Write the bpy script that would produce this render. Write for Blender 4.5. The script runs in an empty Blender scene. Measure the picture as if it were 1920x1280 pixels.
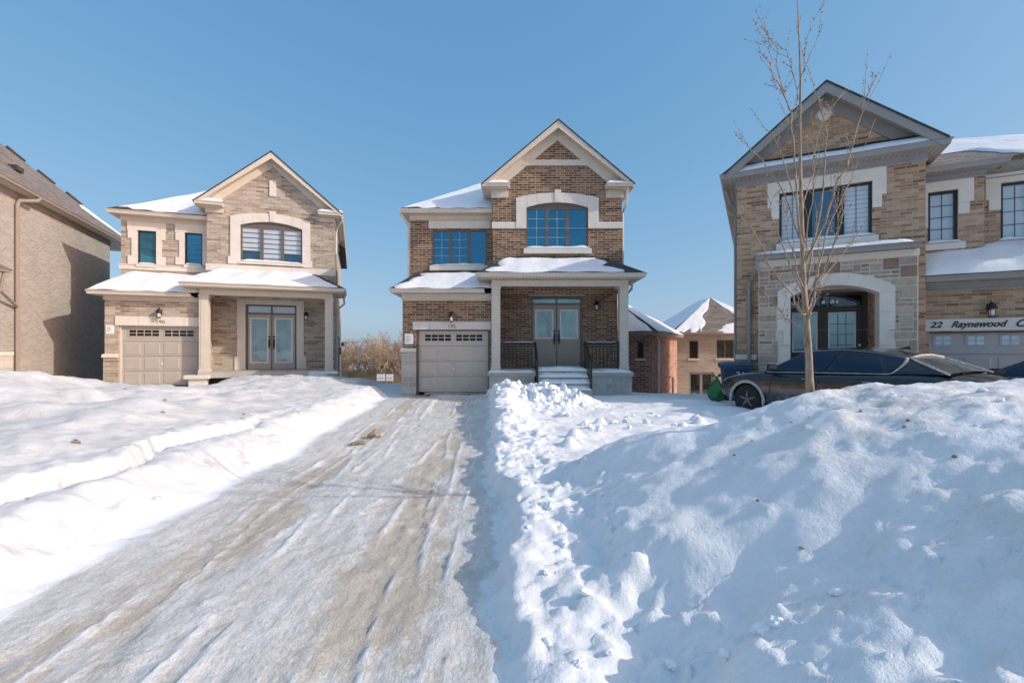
import bpy, bmesh, math, random
import numpy as np
from mathutils import Vector, Matrix
from mathutils.geometry import tessellate_polygon

SC = bpy.context.scene
COL = SC.collection
R = math.radians
SEED = 7
random.seed(SEED)

# ------------------------------------------------------------------ camera, light, sky
cam = bpy.data.cameras.new('camera')
cam.lens = 16.0; cam.sensor_width = 36.0; cam.clip_end = 2000; cam.clip_start = 0.05
cam.shift_y = 15 / 1920
co = bpy.data.objects.new('camera', cam); COL.objects.link(co)
co.location = (0, 0, 1.5); co.rotation_euler = (R(90), 0, 0)
SC.camera = co
SC.view_settings.view_transform = 'Standard'
SC.view_settings.look = 'None'
SC.view_settings.exposure = 0
SUN_AZ, SUN_EL = 103.5, 28.0           # clockwise from +Y
w = bpy.data.worlds.new('World'); SC.world = w; w.use_nodes = True
wn = w.node_tree
sky = wn.nodes.new('ShaderNodeTexSky'); sky.sky_type = 'NISHITA'; sky.sun_disc = False
sky.sun_elevation = R(SUN_EL); sky.sun_rotation = R(SUN_AZ)
sky.air_density = 1.0; sky.dust_density = 1.5; sky.ozone_density = 1.6; sky.altitude = 200
# tone curve per channel: the photograph holds its sky even and blue down to the horizon
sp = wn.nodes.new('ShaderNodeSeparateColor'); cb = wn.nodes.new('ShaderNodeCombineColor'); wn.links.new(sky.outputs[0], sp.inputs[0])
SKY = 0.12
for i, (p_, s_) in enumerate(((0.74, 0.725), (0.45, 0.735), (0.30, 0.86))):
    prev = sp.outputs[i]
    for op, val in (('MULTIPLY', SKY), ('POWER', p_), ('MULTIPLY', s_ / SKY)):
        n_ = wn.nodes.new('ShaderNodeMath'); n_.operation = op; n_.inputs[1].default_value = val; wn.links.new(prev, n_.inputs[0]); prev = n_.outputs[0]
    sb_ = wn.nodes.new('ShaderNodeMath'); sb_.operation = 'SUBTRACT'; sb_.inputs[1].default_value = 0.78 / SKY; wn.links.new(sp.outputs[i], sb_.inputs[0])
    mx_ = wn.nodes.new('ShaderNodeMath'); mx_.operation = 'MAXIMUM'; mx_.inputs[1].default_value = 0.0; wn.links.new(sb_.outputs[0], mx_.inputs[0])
    ad_ = wn.nodes.new('ShaderNodeMath'); ad_.operation = 'MULTIPLY_ADD'; ad_.inputs[1].default_value = (3.6, 2.2, 1.5)[i]; wn.links.new(mx_.outputs[0], ad_.inputs[0]); wn.links.new(prev, ad_.inputs[2])  # sky round the sun pushed brighter and warmer, adding ambient light
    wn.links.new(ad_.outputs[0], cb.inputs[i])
# upper sky, out of view, brightened and warmed as added fill for the shade
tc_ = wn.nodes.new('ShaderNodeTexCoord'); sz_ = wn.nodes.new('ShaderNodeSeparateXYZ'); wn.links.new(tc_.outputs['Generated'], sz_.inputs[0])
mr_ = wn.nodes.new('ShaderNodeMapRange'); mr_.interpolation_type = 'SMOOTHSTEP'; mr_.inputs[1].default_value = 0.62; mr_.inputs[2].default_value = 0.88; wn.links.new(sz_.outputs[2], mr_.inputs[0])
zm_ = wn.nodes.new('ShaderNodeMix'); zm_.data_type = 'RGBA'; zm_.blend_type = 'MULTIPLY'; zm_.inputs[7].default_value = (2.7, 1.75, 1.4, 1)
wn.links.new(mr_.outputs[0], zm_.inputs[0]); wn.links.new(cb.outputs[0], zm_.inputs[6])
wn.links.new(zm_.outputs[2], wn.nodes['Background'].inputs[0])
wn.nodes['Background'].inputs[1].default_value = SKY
sl = bpy.data.lights.new('sun', 'SUN'); sl.energy = 3.15; sl.angle = R(0.53); sl.color = (1.0, 0.94, 0.85)
so = bpy.data.objects.new('sun', sl); COL.objects.link(so)
sd = Vector((math.sin(R(SUN_AZ)) * math.cos(R(SUN_EL)), math.cos(R(SUN_AZ)) * math.cos(R(SUN_EL)), math.sin(R(SUN_EL))))
so.rotation_euler = sd.to_track_quat('Z', 'Y').to_euler(); so.location = sd * 60

# ------------------------------------------------------------------ numpy noise
class Noise:
    def __init__(s, seed):
        r = np.random.RandomState(seed)
        a = r.rand(256, 256) * 2 * np.pi
        s.gx, s.gy = np.cos(a), np.sin(a)
    def __call__(s, x, y):
        x = np.asarray(x, float); y = np.asarray(y, float)
        xi = np.floor(x).astype(int); yi = np.floor(y).astype(int)
        fx, fy = x - xi, y - yi
        u = fx * fx * fx * (fx * (fx * 6 - 15) + 10); v = fy * fy * fy * (fy * (fy * 6 - 15) + 10)
        def g(i, j, dx, dy):
            a, b = (xi + i) & 255, (yi + j) & 255
            return s.gx[a, b] * dx + s.gy[a, b] * dy
        n0 = g(0, 0, fx, fy) * (1 - u) + g(1, 0, fx - 1, fy) * u
        n1 = g(0, 1, fx, fy - 1) * (1 - u) + g(1, 1, fx - 1, fy - 1) * u
        return (n0 * (1 - v) + n1 * v) * 1.5
N1, N2, N3 = Noise(1), Noise(2), Noise(3)
def fbm(n, x, y, o=4, g=0.5):
    t = 0; a = 1
    for k in range(o):
        t = t + a * n(x * 2 ** k + 13.7 * k, y * 2 ** k + 5.1 * k); a *= g
    return t
def sm(a, b, x):
    t = np.clip((np.asarray(x, float) - a) / (b - a), 0, 1)
    return t * t * (3 - 2 * t)
class Cells:
    """distance to the nearest and second nearest jittered lattice point, with a random value for the nearest"""
    def __init__(s, seed):
        r = np.random.RandomState(seed); s.p = r.rand(128, 128, 3)
    def __call__(s, x, y):
        x = np.asarray(x, float); y = np.asarray(y, float)
        xi = np.floor(x).astype(int); yi = np.floor(y).astype(int)
        d1 = np.full(x.shape, 9.0); val = np.zeros(x.shape)
        for i in (-1, 0, 1):
            for j in (-1, 0, 1):
                p = s.p[(xi + i) & 127, (yi + j) & 127]
                d = np.hypot(xi + i + p[..., 0] - x, yi + j + p[..., 1] - y)
                m = d < d1
                d1 = np.where(m, d, d1); val = np.where(m, p[..., 2], val)
        return d1, val
W1, W2 = Cells(4), Cells(5)
def clods(w_, x, y, scale, size, share):
    """small broken lumps: 1 on top of a lump, 0 between; share of lattice cells that hold one"""
    a = .5 * N3(x * scale * .9 + 7, y * scale * .9); b = .5 * N2(x * scale * .9, y * scale * .9 + 5)
    d, v = w_(x * scale + a, y * scale + b)
    return sm(size, size * .35, d) * (v < share) * (.55 + .9 * v / share)

# ------------------------------------------------------------------ materials
def mat(name):
    m = bpy.data.materials.new(name); m.use_nodes = True
    nt = m.node_tree; b = nt.nodes['Principled BSDF']
    return m, nt, b
def node(nt, t, **kw):
    n = nt.nodes.new(t)
    for k, v in kw.items():
        if k.startswith('i_'):
            key = k[2:]; key = int(key) if key.isdigit() else key.replace('_', ' ')
            n.inputs[key].default_value = v
        else: setattr(n, k, v)
    return n
def math_(nt, op, a, b=None, c=None):
    n = nt.nodes.new('ShaderNodeMath'); n.operation = op
    for i, x in enumerate((a, b, c)):
        if x is None: continue
        if isinstance(x, (int, float)): n.inputs[i].default_value = x
        else: nt.links.new(x, n.inputs[i])
    return n.outputs[0]
def mix(nt, fac, a, b, mode='MIX'):
    n = nt.nodes.new('ShaderNodeMix'); n.data_type = 'RGBA'; n.blend_type = mode
    for i, x in ((0, fac), (6, a), (7, b)):
        if isinstance(x, (int, float)): n.inputs[i].default_value = x
        elif isinstance(x, tuple): n.inputs[i].default_value = (*x[:3], 1)
        else: nt.links.new(x, n.inputs[i])
    return n.outputs[2]
def ramp(nt, src, stops, interp='LINEAR'):
    n = nt.nodes.new('ShaderNodeValToRGB'); cr = n.color_ramp; cr.interpolation = interp
    while len(cr.elements) < len(stops): cr.elements.new(0.5)
    for e, (p, c) in zip(cr.elements, stops):
        e.position = p; e.color = (*c, 1) if len(c) == 3 else c
    nt.links.new(src, n.inputs[0]); return n.outputs[0]
def noise(nt, scale, vec=None, detail=4, rough=0.55):
    n = node(nt, 'ShaderNodeTexNoise', i_Scale=scale, i_Detail=detail, i_Roughness=rough)
    if vec is not None: nt.links.new(vec, n.inputs['Vector'])
    return n.outputs['Fac']
def coord(nt, which='Object'):
    return nt.nodes.new('ShaderNodeTexCoord').outputs[which]
def bump(nt, b, h, strength=0.4, dist=0.01):
    n = node(nt, 'ShaderNodeBump', i_Strength=strength, i_Distance=dist)
    nt.links.new(h, n.inputs['Height']); nt.links.new(n.outputs[0], b.inputs['Normal'])

def brick(name, cols, mortar, bw=0.30, bh=0.086, ms=0.011, streak=None):
    m, nt, b = mat(name)
    uv = coord(nt, 'UV')
    sx = nt.nodes.new('ShaderNodeSeparateXYZ'); nt.links.new(uv, sx.inputs[0])
    row = math_(nt, 'FLOOR', math_(nt, 'DIVIDE', sx.outputs[1], bh))
    off = math_(nt, 'MULTIPLY', math_(nt, 'FRACT', math_(nt, 'MULTIPLY', row, 0.5)), bw)
    us = math_(nt, 'ADD', sx.outputs[0], off)
    colu = math_(nt, 'FLOOR', math_(nt, 'DIVIDE', us, bw))
    cv = nt.nodes.new('ShaderNodeCombineXYZ'); nt.links.new(colu, cv.inputs[0]); nt.links.new(row, cv.inputs[1])
    wnz = nt.nodes.new('ShaderNodeTexWhiteNoise'); wnz.noise_dimensions = '2D'; nt.links.new(cv.outputs[0], wnz.inputs['Vector'])
    c = ramp(nt, wnz.outputs['Value'], [(i / len(cols), k) for i, k in enumerate(cols)], 'CONSTANT')
    if streak:                                        # short runs of darker bricks along a course
        cs = nt.nodes.new('ShaderNodeCombineXYZ')
        nt.links.new(math_(nt, 'MULTIPLY', colu, 0.33), cs.inputs[0]); nt.links.new(math_(nt, 'MULTIPLY', row, 1.31), cs.inputs[1])
        f = ramp(nt, noise(nt, 1.0, cs.outputs[0], 1), [(streak[1], (0, 0, 0)), (streak[1] + 0.05, (1, 1, 1))])
        c = mix(nt, f, c, streak[0])
    c = mix(nt, 0.35, c, ramp(nt, noise(nt, 22, uv, 5), [(0.25, (0.45, 0.45, 0.45)), (0.75, (1.35, 1.3, 1.25))]), 'MULTIPLY')
    c = mix(nt, 0.5, c, ramp(nt, noise(nt, 0.7, uv, 3), [(0.3, (0.75, 0.75, 0.76)), (0.7, (1.12, 1.1, 1.08))]), 'MULTIPLY')
    fu = math_(nt, 'FRACT', math_(nt, 'DIVIDE', us, bw)); fv = math_(nt, 'FRACT', math_(nt, 'DIVIDE', sx.outputs[1], bh))
    du = math_(nt, 'MULTIPLY', math_(nt, 'MINIMUM', fu, math_(nt, 'SUBTRACT', 1.0, fu)), bw)
    dv = math_(nt, 'MULTIPLY', math_(nt, 'MINIMUM', fv, math_(nt, 'SUBTRACT', 1.0, fv)), bh)
    d = math_(nt, 'MINIMUM', du, dv)
    mm = node(nt, 'ShaderNodeMapRange', i_1=ms * 0.45, i_2=ms * 0.75); nt.links.new(d, mm.inputs[0])
    nt.links.new(mix(nt, mm.outputs[0], mortar, c), b.inputs['Base Color'])
    b.inputs['Roughness'].default_value = 0.9
    h = math_(nt, 'ADD', mm.outputs[0], math_(nt, 'MULTIPLY', noise(nt, 60, uv, 3), 0.35))
    bump(nt, b, h, 0.6, 0.006)
    return m

def plain(name, col, rough=0.6, var=0.12, scale=3.0, bstr=0.15, metal=0.0, coat=0.0, fine=60.0):
    m, nt, b = mat(name); o = coord(nt)
    lo = tuple(max(0, c * (1 - var)) for c in col); hi = tuple(min(1, c * (1 + var)) for c in col)
    c = ramp(nt, noise(nt, scale, o, 5), [(0.3, lo), (0.7, hi)])
    c = mix(nt, 0.25, c, ramp(nt, noise(nt, fine, o, 3), [(0.3, (0.7, 0.7, 0.7)), (0.7, (1.25, 1.25, 1.25))]), 'MULTIPLY')
    nt.links.new(c, b.inputs['Base Color'])
    b.inputs['Roughness'].default_value = rough; b.inputs['Metallic'].default_value = metal
    b.inputs['Coat Weight'].default_value = coat
    if bstr: bump(nt, b, noise(nt, fine, o, 4), bstr, 0.004)
    return m

def siding(name, col, pitch=0.1):
    """vented panel with fine grooves across it"""
    m, nt, b = mat(name); uv = coord(nt, 'UV')
    sx = nt.nodes.new('ShaderNodeSeparateXYZ'); nt.links.new(uv, sx.inputs[0])
    f = math_(nt, 'FRACT', math_(nt, 'DIVIDE', sx.outputs[0], pitch))
    g = ramp(nt, f, [(0.0, (0.35, 0.35, 0.35)), (0.12, (1, 1, 1)), (0.9, (0.93, 0.93, 0.93)), (1.0, (0.35, 0.35, 0.35))])
    nt.links.new(mix(nt, 1.0, g, col, 'MULTIPLY'), b.inputs['Base Color']); b.inputs['Roughness'].default_value = 0.55
    return m

def shingle(name, col):
    m, nt, b = mat(name); uv = coord(nt, 'UV')
    mp = node(nt, 'ShaderNodeMapping'); nt.links.new(uv, mp.inputs[0])
    bt = node(nt, 'ShaderNodeTexBrick', i_Scale=1.0, i_Mortar_Size=0.008, i_Brick_Width=0.32, i_Row_Height=0.14)
    bt.inputs['Color1'].default_value = (*[c * 0.75 for c in col], 1); bt.inputs['Color2'].default_value = (*[c * 1.35 for c in col], 1)
    bt.inputs['Mortar'].default_value = (*[c * 0.35 for c in col], 1)
    nt.links.new(mp.outputs[0], bt.inputs['Vector'])
    c = mix(nt, 0.6, bt.outputs[0], ramp(nt, noise(nt, 35, uv, 5), [(0.3, (0.5, 0.5, 0.5)), (0.7, (1.4, 1.4, 1.4))]), 'MULTIPLY')
    nt.links.new(c, b.inputs['Base Color']); b.inputs['Roughness'].default_value = 0.95
    bump(nt, b, bt.outputs['Fac'], -0.6, 0.01)
    return m

def glass(name, tint=(0.45, 0.7, 0.88), inside=(0.01, 0.03, 0.045), refl=0.42, clear=0.0):
    """window pane: a mirror-like share of sky over a dark room, or over whatever hangs behind it"""
    m, nt, b = mat(name); nt.nodes.remove(b)
    out = nt.nodes['Material Output']; o = coord(nt)
    gl = node(nt, 'ShaderNodeBsdfGlossy', i_Roughness=0.03, i_Color=(*tint, 1))
    bp = node(nt, 'ShaderNodeBump', i_Strength=0.12, i_Distance=0.03)
    nt.links.new(noise(nt, 1.3, o, 2), bp.inputs['Height']); nt.links.new(bp.outputs[0], gl.inputs['Normal'])
    if clear: inn = node(nt, 'ShaderNodeBsdfTransparent', i_Color=(clear, clear, clear, 1))
    else:
        inn = node(nt, 'ShaderNodeBsdfDiffuse')
        nt.links.new(ramp(nt, noise(nt, 0.9, o, 2), [(0.35, tuple(0.5 * k for k in inside)), (0.7, tuple(1.6 * k for k in inside))]), inn.inputs[0])
    ms = nt.nodes.new('ShaderNodeMixShader'); ms.inputs[0].default_value = refl
    nt.links.new(inn.outputs[0], ms.inputs[1]); nt.links.new(gl.outputs[0], ms.inputs[2])
    nt.links.new(ms.outputs[0], out.inputs[0])
    return m

def snow_mat(name, base=(0.835, 0.84, 0.85), dirt_scale=1.0, driveway=False, tone=False):
    m, nt, b = mat(name); o = coord(nt)
    at = nt.nodes.new('ShaderNodeAttribute'); at.attribute_name = 'dirt'
    d = at.outputs['Fac']
    big, mid, fine, grain = noise(nt, 0.9, o, 5), noise(nt, 5.5, o, 6, 0.62), noise(nt, 34, o, 5, 0.65), noise(nt, 160, o, 3)
    white = ramp(nt, mid, [(0.3, tuple(k * 0.96 for k in base)), (0.7, base)])
    if tone:
        ta = nt.nodes.new('ShaderNodeAttribute'); ta.attribute_name = 'dimmed_snow'
        white = mix(nt, ta.outputs['Fac'], white, ramp(nt, math_(nt, 'ADD', math_(nt, 'MULTIPLY', mid, .6), math_(nt, 'MULTIPLY', big, .4)), [(0.36, (0.54, 0.537, 0.528)), (0.60, (0.69, 0.687, 0.68))]))
    if driveway:
        mpd = node(nt, 'ShaderNodeMapping'); mpd.inputs['Rotation'].default_value = (0, 0, -.075); mpd.inputs['Scale'].default_value = (1, .30, 1); nt.links.new(o, mpd.inputs[0])
        mid = noise(nt, 5.0, mpd.outputs[0], 6, 0.62)
        packed = ramp(nt, mid, [(0.30, (0.56, 0.545, 0.515)), (0.50, (0.665, 0.655, 0.635)), (0.70, (0.78, 0.775, 0.765))])
        packed = mix(nt, 0.5, packed, ramp(nt, fine, [(0.3, (0.72, 0.70, 0.68)), (0.7, (1.16, 1.16, 1.16))]), 'MULTIPLY')
        packed = mix(nt, 0.35, packed, ramp(nt, noise(nt, 120, o, 3), [(0.3, (0.75, 0.73, 0.71)), (0.7, (1.12, 1.12, 1.12))]), 'MULTIPLY')
        c = mix(nt, ramp(nt, d, [(0.05, (0, 0, 0)), (0.35, (1, 1, 1))]), white, packed)
        mp2 = node(nt, 'ShaderNodeMapping'); mp2.inputs['Rotation'].default_value = (0, 0, -.075); mp2.inputs['Scale'].default_value = (2.4, 1.05, 1); nt.links.new(o, mp2.inputs[0])
        iso = noise(nt, 3.0, mp2.outputs[0], 9, 0.74)
        sand = ramp(nt, math_(nt, 'ADD', math_(nt, 'ADD', math_(nt, 'MULTIPLY', d, 0.50), math_(nt, 'MULTIPLY', iso, 0.85)), math_(nt, 'MULTIPLY', noise(nt, 42, o, 5, .75), 0.42)), [(0.90, (0, 0, 0)), (1.0, (.62, .62, .62))])
        c = mix(nt, sand, c, ramp(nt, noise(nt, 95, o, 3), [(0.3, (0.36, 0.285, 0.19)), (0.7, (0.58, 0.485, 0.37))]))
        grit = ramp(nt, math_(nt, 'ADD', math_(nt, 'MULTIPLY', noise(nt, 8, o, 8, .78), .7), math_(nt, 'MULTIPLY', d, .12)), [(.40, (0, 0, 0)), (.50, (.5, .5, .5))])
        c = mix(nt, math_(nt, 'MULTIPLY', grit, ramp(nt, d, [(.3, (0, 0, 0)), (.4, (1, 1, 1))])), c, (0.47, 0.415, 0.335))
        spk = ramp(nt, noise(nt, 55, o, 2), [(0.70, (0, 0, 0)), (0.76, (1, 1, 1))])
        c = mix(nt, math_(nt, 'MULTIPLY', spk, 0.45), c, (0.16, 0.13, 0.10))
        spk2 = math_(nt, 'MULTIPLY', ramp(nt, noise(nt, 24, o, 6, .75), [(0.60, (0, 0, 0)), (0.68, (1, 1, 1))]), ramp(nt, d, [(.40, (.15, .15, .15)), (.7, (1, 1, 1))]))
        c = mix(nt, math_(nt, 'MULTIPLY', spk2, 0.55), c, (0.36, 0.30, 0.225))
        bare = math_(nt, 'MULTIPLY', ramp(nt, math_(nt, 'MULTIPLY', d, .4), [(.46, (0, 0, 0)), (.56, (1, 1, 1))]), ramp(nt, math_(nt, 'ADD', math_(nt, 'MULTIPLY', iso, .6), math_(nt, 'MULTIPLY', fine, .4)), [(.46, (0, 0, 0)), (.53, (1, 1, 1))]))
        c = mix(nt, bare, c, (0.045, 0.045, 0.05))
    else:
        gm = math_(nt, 'MULTIPLY', d, ramp(nt, mid, [(0.38, (0, 0, 0)), (0.66, (1, 1, 1))]))
        c = mix(nt, math_(nt, 'MULTIPLY', gm, 0.85 * dirt_scale), white, (0.56, 0.515, 0.455))
        spk = math_(nt, 'MULTIPLY', d, ramp(nt, noise(nt, 30, o, 4, 0.75), [(0.60, (0, 0, 0)), (0.68, (1, 1, 1))]))
        c = mix(nt, math_(nt, 'MULTIPLY', spk, 0.55 * dirt_scale), c, (0.30, 0.245, 0.18))
    nt.links.new(c, b.inputs['Base Color'])
    b.inputs['Roughness'].default_value = 0.62
    b.inputs['Specular IOR Level'].default_value = 0.25
    h = math_(nt, 'ADD', math_(nt, 'MULTIPLY', fine, 0.6), math_(nt, 'MULTIPLY', grain, 0.25))
    h = math_(nt, 'ADD', h, math_(nt, 'MULTIPLY', mid, 1.6))
    bump(nt, b, h, 0.6 if not driveway else 0.75, 0.022)
    return m

M = {}
M['brick_light'] = brick('light_brick', [(0.44, 0.375, 0.305), (0.48, 0.415, 0.345), (0.395, 0.33, 0.265), (0.51, 0.445, 0.37), (0.36, 0.30, 0.24)], (0.51, 0.46, 0.395), streak=((0.27, 0.195, 0.14), 0.58))
M['brick_dark'] = brick('dark_brick', [(0.15, 0.080, 0.048), (0.24, 0.132, 0.076), (0.10, 0.053, 0.035), (0.33, 0.19, 0.115), (0.19, 0.102, 0.06)], (0.46, 0.35, 0.245), ms=0.019, streak=((0.095, 0.056, 0.04), 0.62))
M['brick_brown'] = brick('brown_brick', [(0.45, 0.305, 0.195), (0.50, 0.345, 0.225), (0.38, 0.25, 0.16), (0.53, 0.375, 0.25), (0.32, 0.205, 0.13)], (0.46, 0.355, 0.26), bw=.24, bh=.075, streak=((0.22, 0.12, 0.07), 0.60))
M['brick_grey'] = brick('taupe_brick', [(0.365, 0.335, 0.295), (0.395, 0.365, 0.32), (0.34, 0.31, 0.273), (0.415, 0.385, 0.34)], (0.44, 0.41, 0.37), bw=0.24, bh=0.075, ms=0.016)
M['brick_red'] = brick('red_brick', [(0.34, 0.145, 0.10), (0.27, 0.11, 0.075), (0.40, 0.19, 0.13), (0.19, 0.08, 0.06)], (0.55, 0.42, 0.34), bh=0.10, ms=0.024)
M['brick_beige'] = brick('beige_brick', [(0.47, 0.405, 0.32), (0.51, 0.44, 0.35), (0.43, 0.365, 0.285)], (0.50, 0.44, 0.36), bw=.24, bh=.08, streak=((0.33, 0.25, 0.18), 0.66))
M['precast'] = plain('cream_precast', (0.72, 0.665, 0.59), 0.85, 0.06)
M['precast_grey'] = plain('grey_precast', (0.70, 0.65, 0.585), 0.85, 0.07)
M['trim'] = plain('beige_trim', (0.64, 0.575, 0.485), 0.5, 0.05, bstr=0.04)
M['trim_grey'] = plain('grey_trim', (0.27, 0.265, 0.255), 0.45, 0.08, bstr=0.04)
M['trim_blue'] = plain('blue_grey_frieze', (0.27, 0.275, 0.285), 0.5, 0.08, bstr=0.04)
M['soffit'] = siding('beige_soffit', (0.64, 0.53, 0.40), 0.11)
M['soffit_grey'] = siding('grey_soffit', (0.36, 0.325, 0.28), 0.11)
M['shingle'] = shingle('charcoal_shingle', (0.055, 0.052, 0.055))
M['shingle_brown'] = shingle('brown_shingle', (0.20, 0.172, 0.148))
M['frame_brown'] = plain('taupe_window_frame', (0.145, 0.115, 0.092), 0.45, 0.06, bstr=0)
M['frame_black'] = plain('black_window_frame', (0.018, 0.018, 0.020), 0.4, 0.1, bstr=0)
M['white'] = plain('white_paint', (0.78, 0.77, 0.75), 0.5, 0.04, bstr=0)
M['black'] = plain('black_metal', (0.014, 0.014, 0.016), 0.42, 0.15, bstr=0.05)
M['door_taupe'] = plain('taupe_door_paint', (0.36, 0.31, 0.255), 0.45, 0.05, bstr=0.03)
M['door_grey'] = plain('grey_door_paint', (0.43, 0.385, 0.335), 0.45, 0.05, bstr=0.03)
M['door_beige'] = plain('beige_garage_paint', (0.57, 0.495, 0.415), 0.5, 0.04, bstr=0.03)
M['door_greige'] = plain('greige_garage_paint', (0.44, 0.395, 0.35), 0.5, 0.04, bstr=0.03)
M['door_slate'] = plain('slate_garage_paint', (0.42, 0.39, 0.375), 0.5, 0.05, bstr=0.03)
M['door_dark'] = plain('dark_door_paint', (0.045, 0.038, 0.036), 0.45, 0.08, bstr=0.03)
M['concrete'] = plain('concrete', (0.48, 0.45, 0.405), 0.9, 0.12)
M['stone_block'] = None
M['mortar'] = plain('pale_mortar', (0.72, 0.66, 0.59), 0.95, 0.06)
M['glass_blue'] = glass('blue_sky_glass', (0.22, 0.62, 0.88), (0.003, 0.04, 0.075), 0.34)
M['glass_teal'] = glass('teal_sky_glass', (0.22, 0.62, 0.88), (0.012, 0.11, 0.19), 0.34)
M['glass_dark'] = glass('dark_glass', (0.5, 0.6, 0.68), (0.012, 0.014, 0.014), 0.16)
M['glass_pale'] = glass('pale_frosted_glass', (0.6, 0.8, 0.85), (0.22, 0.29, 0.28), 0.25)
M['glass_clear'] = glass('clear_window_glass', (0.6, 0.8, 0.95), refl=0.20, clear=0.92)
M['garage_glass'] = glass('garage_window_glass', (0.4, 0.42, 0.45), (0.012, 0.011, 0.010), 0.10)
M['garage_glass_pale'] = glass('pale_garage_window_glass', (0.7, 0.8, 0.9), (0.28, 0.31, 0.36), 0.35)
M['blind'] = plain('pale_blind', (0.66, 0.68, 0.66), 0.8, 0.04, bstr=0)
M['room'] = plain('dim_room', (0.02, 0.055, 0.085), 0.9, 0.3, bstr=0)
M['room_light'] = plain('white_blind_fabric', (0.82, 0.82, 0.79), 0.9, 0.06, bstr=0)
M['muntin'] = plain('pale_glazing_bar', (0.36, 0.44, 0.50), 0.5, 0.05, bstr=0)
M['paper'] = plain('white_paper', (0.80, 0.80, 0.80), 0.8, 0.05, bstr=0)
M['ink'] = plain('dark_ink', (0.03, 0.03, 0.035), 0.7, 0.05, bstr=0)
M['ink_soft'] = plain('grey_ink', (0.35, 0.34, 0.36), 0.7, 0.05, bstr=0)
M['number'] = plain('bronze_number', (0.13, 0.115, 0.095), 0.5, 0.1, bstr=0)
M['snow_roof'] = snow_mat('roof_snow_cover', (0.84, 0.85, 0.87), 0.0)
M['snow'] = snow_mat('snow_cover', tone=True)
M['snow_drive'] = snow_mat('packed_snow', driveway=True, tone=True)
M['lamp_glass'] = plain('frosted_lamp_glass', (0.75, 0.75, 0.74), 0.3, 0.03, bstr=0)

# ------------------------------------------------------------------ mesh building
def link(o, parent=None):
    COL.objects.link(o)
    if parent is not None: o.parent = parent
    return o
def tag(o, label=None, cat=None, group=None, kind=None):
    if label: o['label'] = label
    if cat: o['category'] = cat
    if group: o['group'] = group
    if kind: o['kind'] = kind
    return o
def empty(name, loc, rz=0.0, label=None, cat=None, group=None):
    o = bpy.data.objects.new(name, None); COL.objects.link(o)
    o.location = loc; o.rotation_euler = (0, 0, rz); o.empty_display_size = 0.3
    return tag(o, label, cat, group)

def uv_for(me):
    n = len(me.loops)
    uvl = me.uv_layers.new(name='UVMap')
    co_ = np.empty(len(me.vertices) * 3); me.vertices.foreach_get('co', co_); co_ = co_.reshape(-1, 3)
    out = np.empty((n, 2))
    for p in me.polygons:
        nx, ny, nz = p.normal
        li = list(p.loop_indices); vs = co_[[me.loops[i].vertex_index for i in li]]
        h = math.hypot(nx, ny)
        if h < 0.08: out[li] = vs[:, :2]
        else:
            tx, ty = -ny / h, nx / h
            out[li, 0] = vs[:, 0] * tx + vs[:, 1] * ty
            if abs(nz) < 0.3: out[li, 1] = vs[:, 2]
            else:
                out[li, 1] = vs[:, 0] * (ny * 0 - nz * ty) + vs[:, 1] * (nz * tx) + vs[:, 2] * (nx * ty - ny * tx)
    uvl.data.foreach_set('uv', out.ravel())

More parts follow.
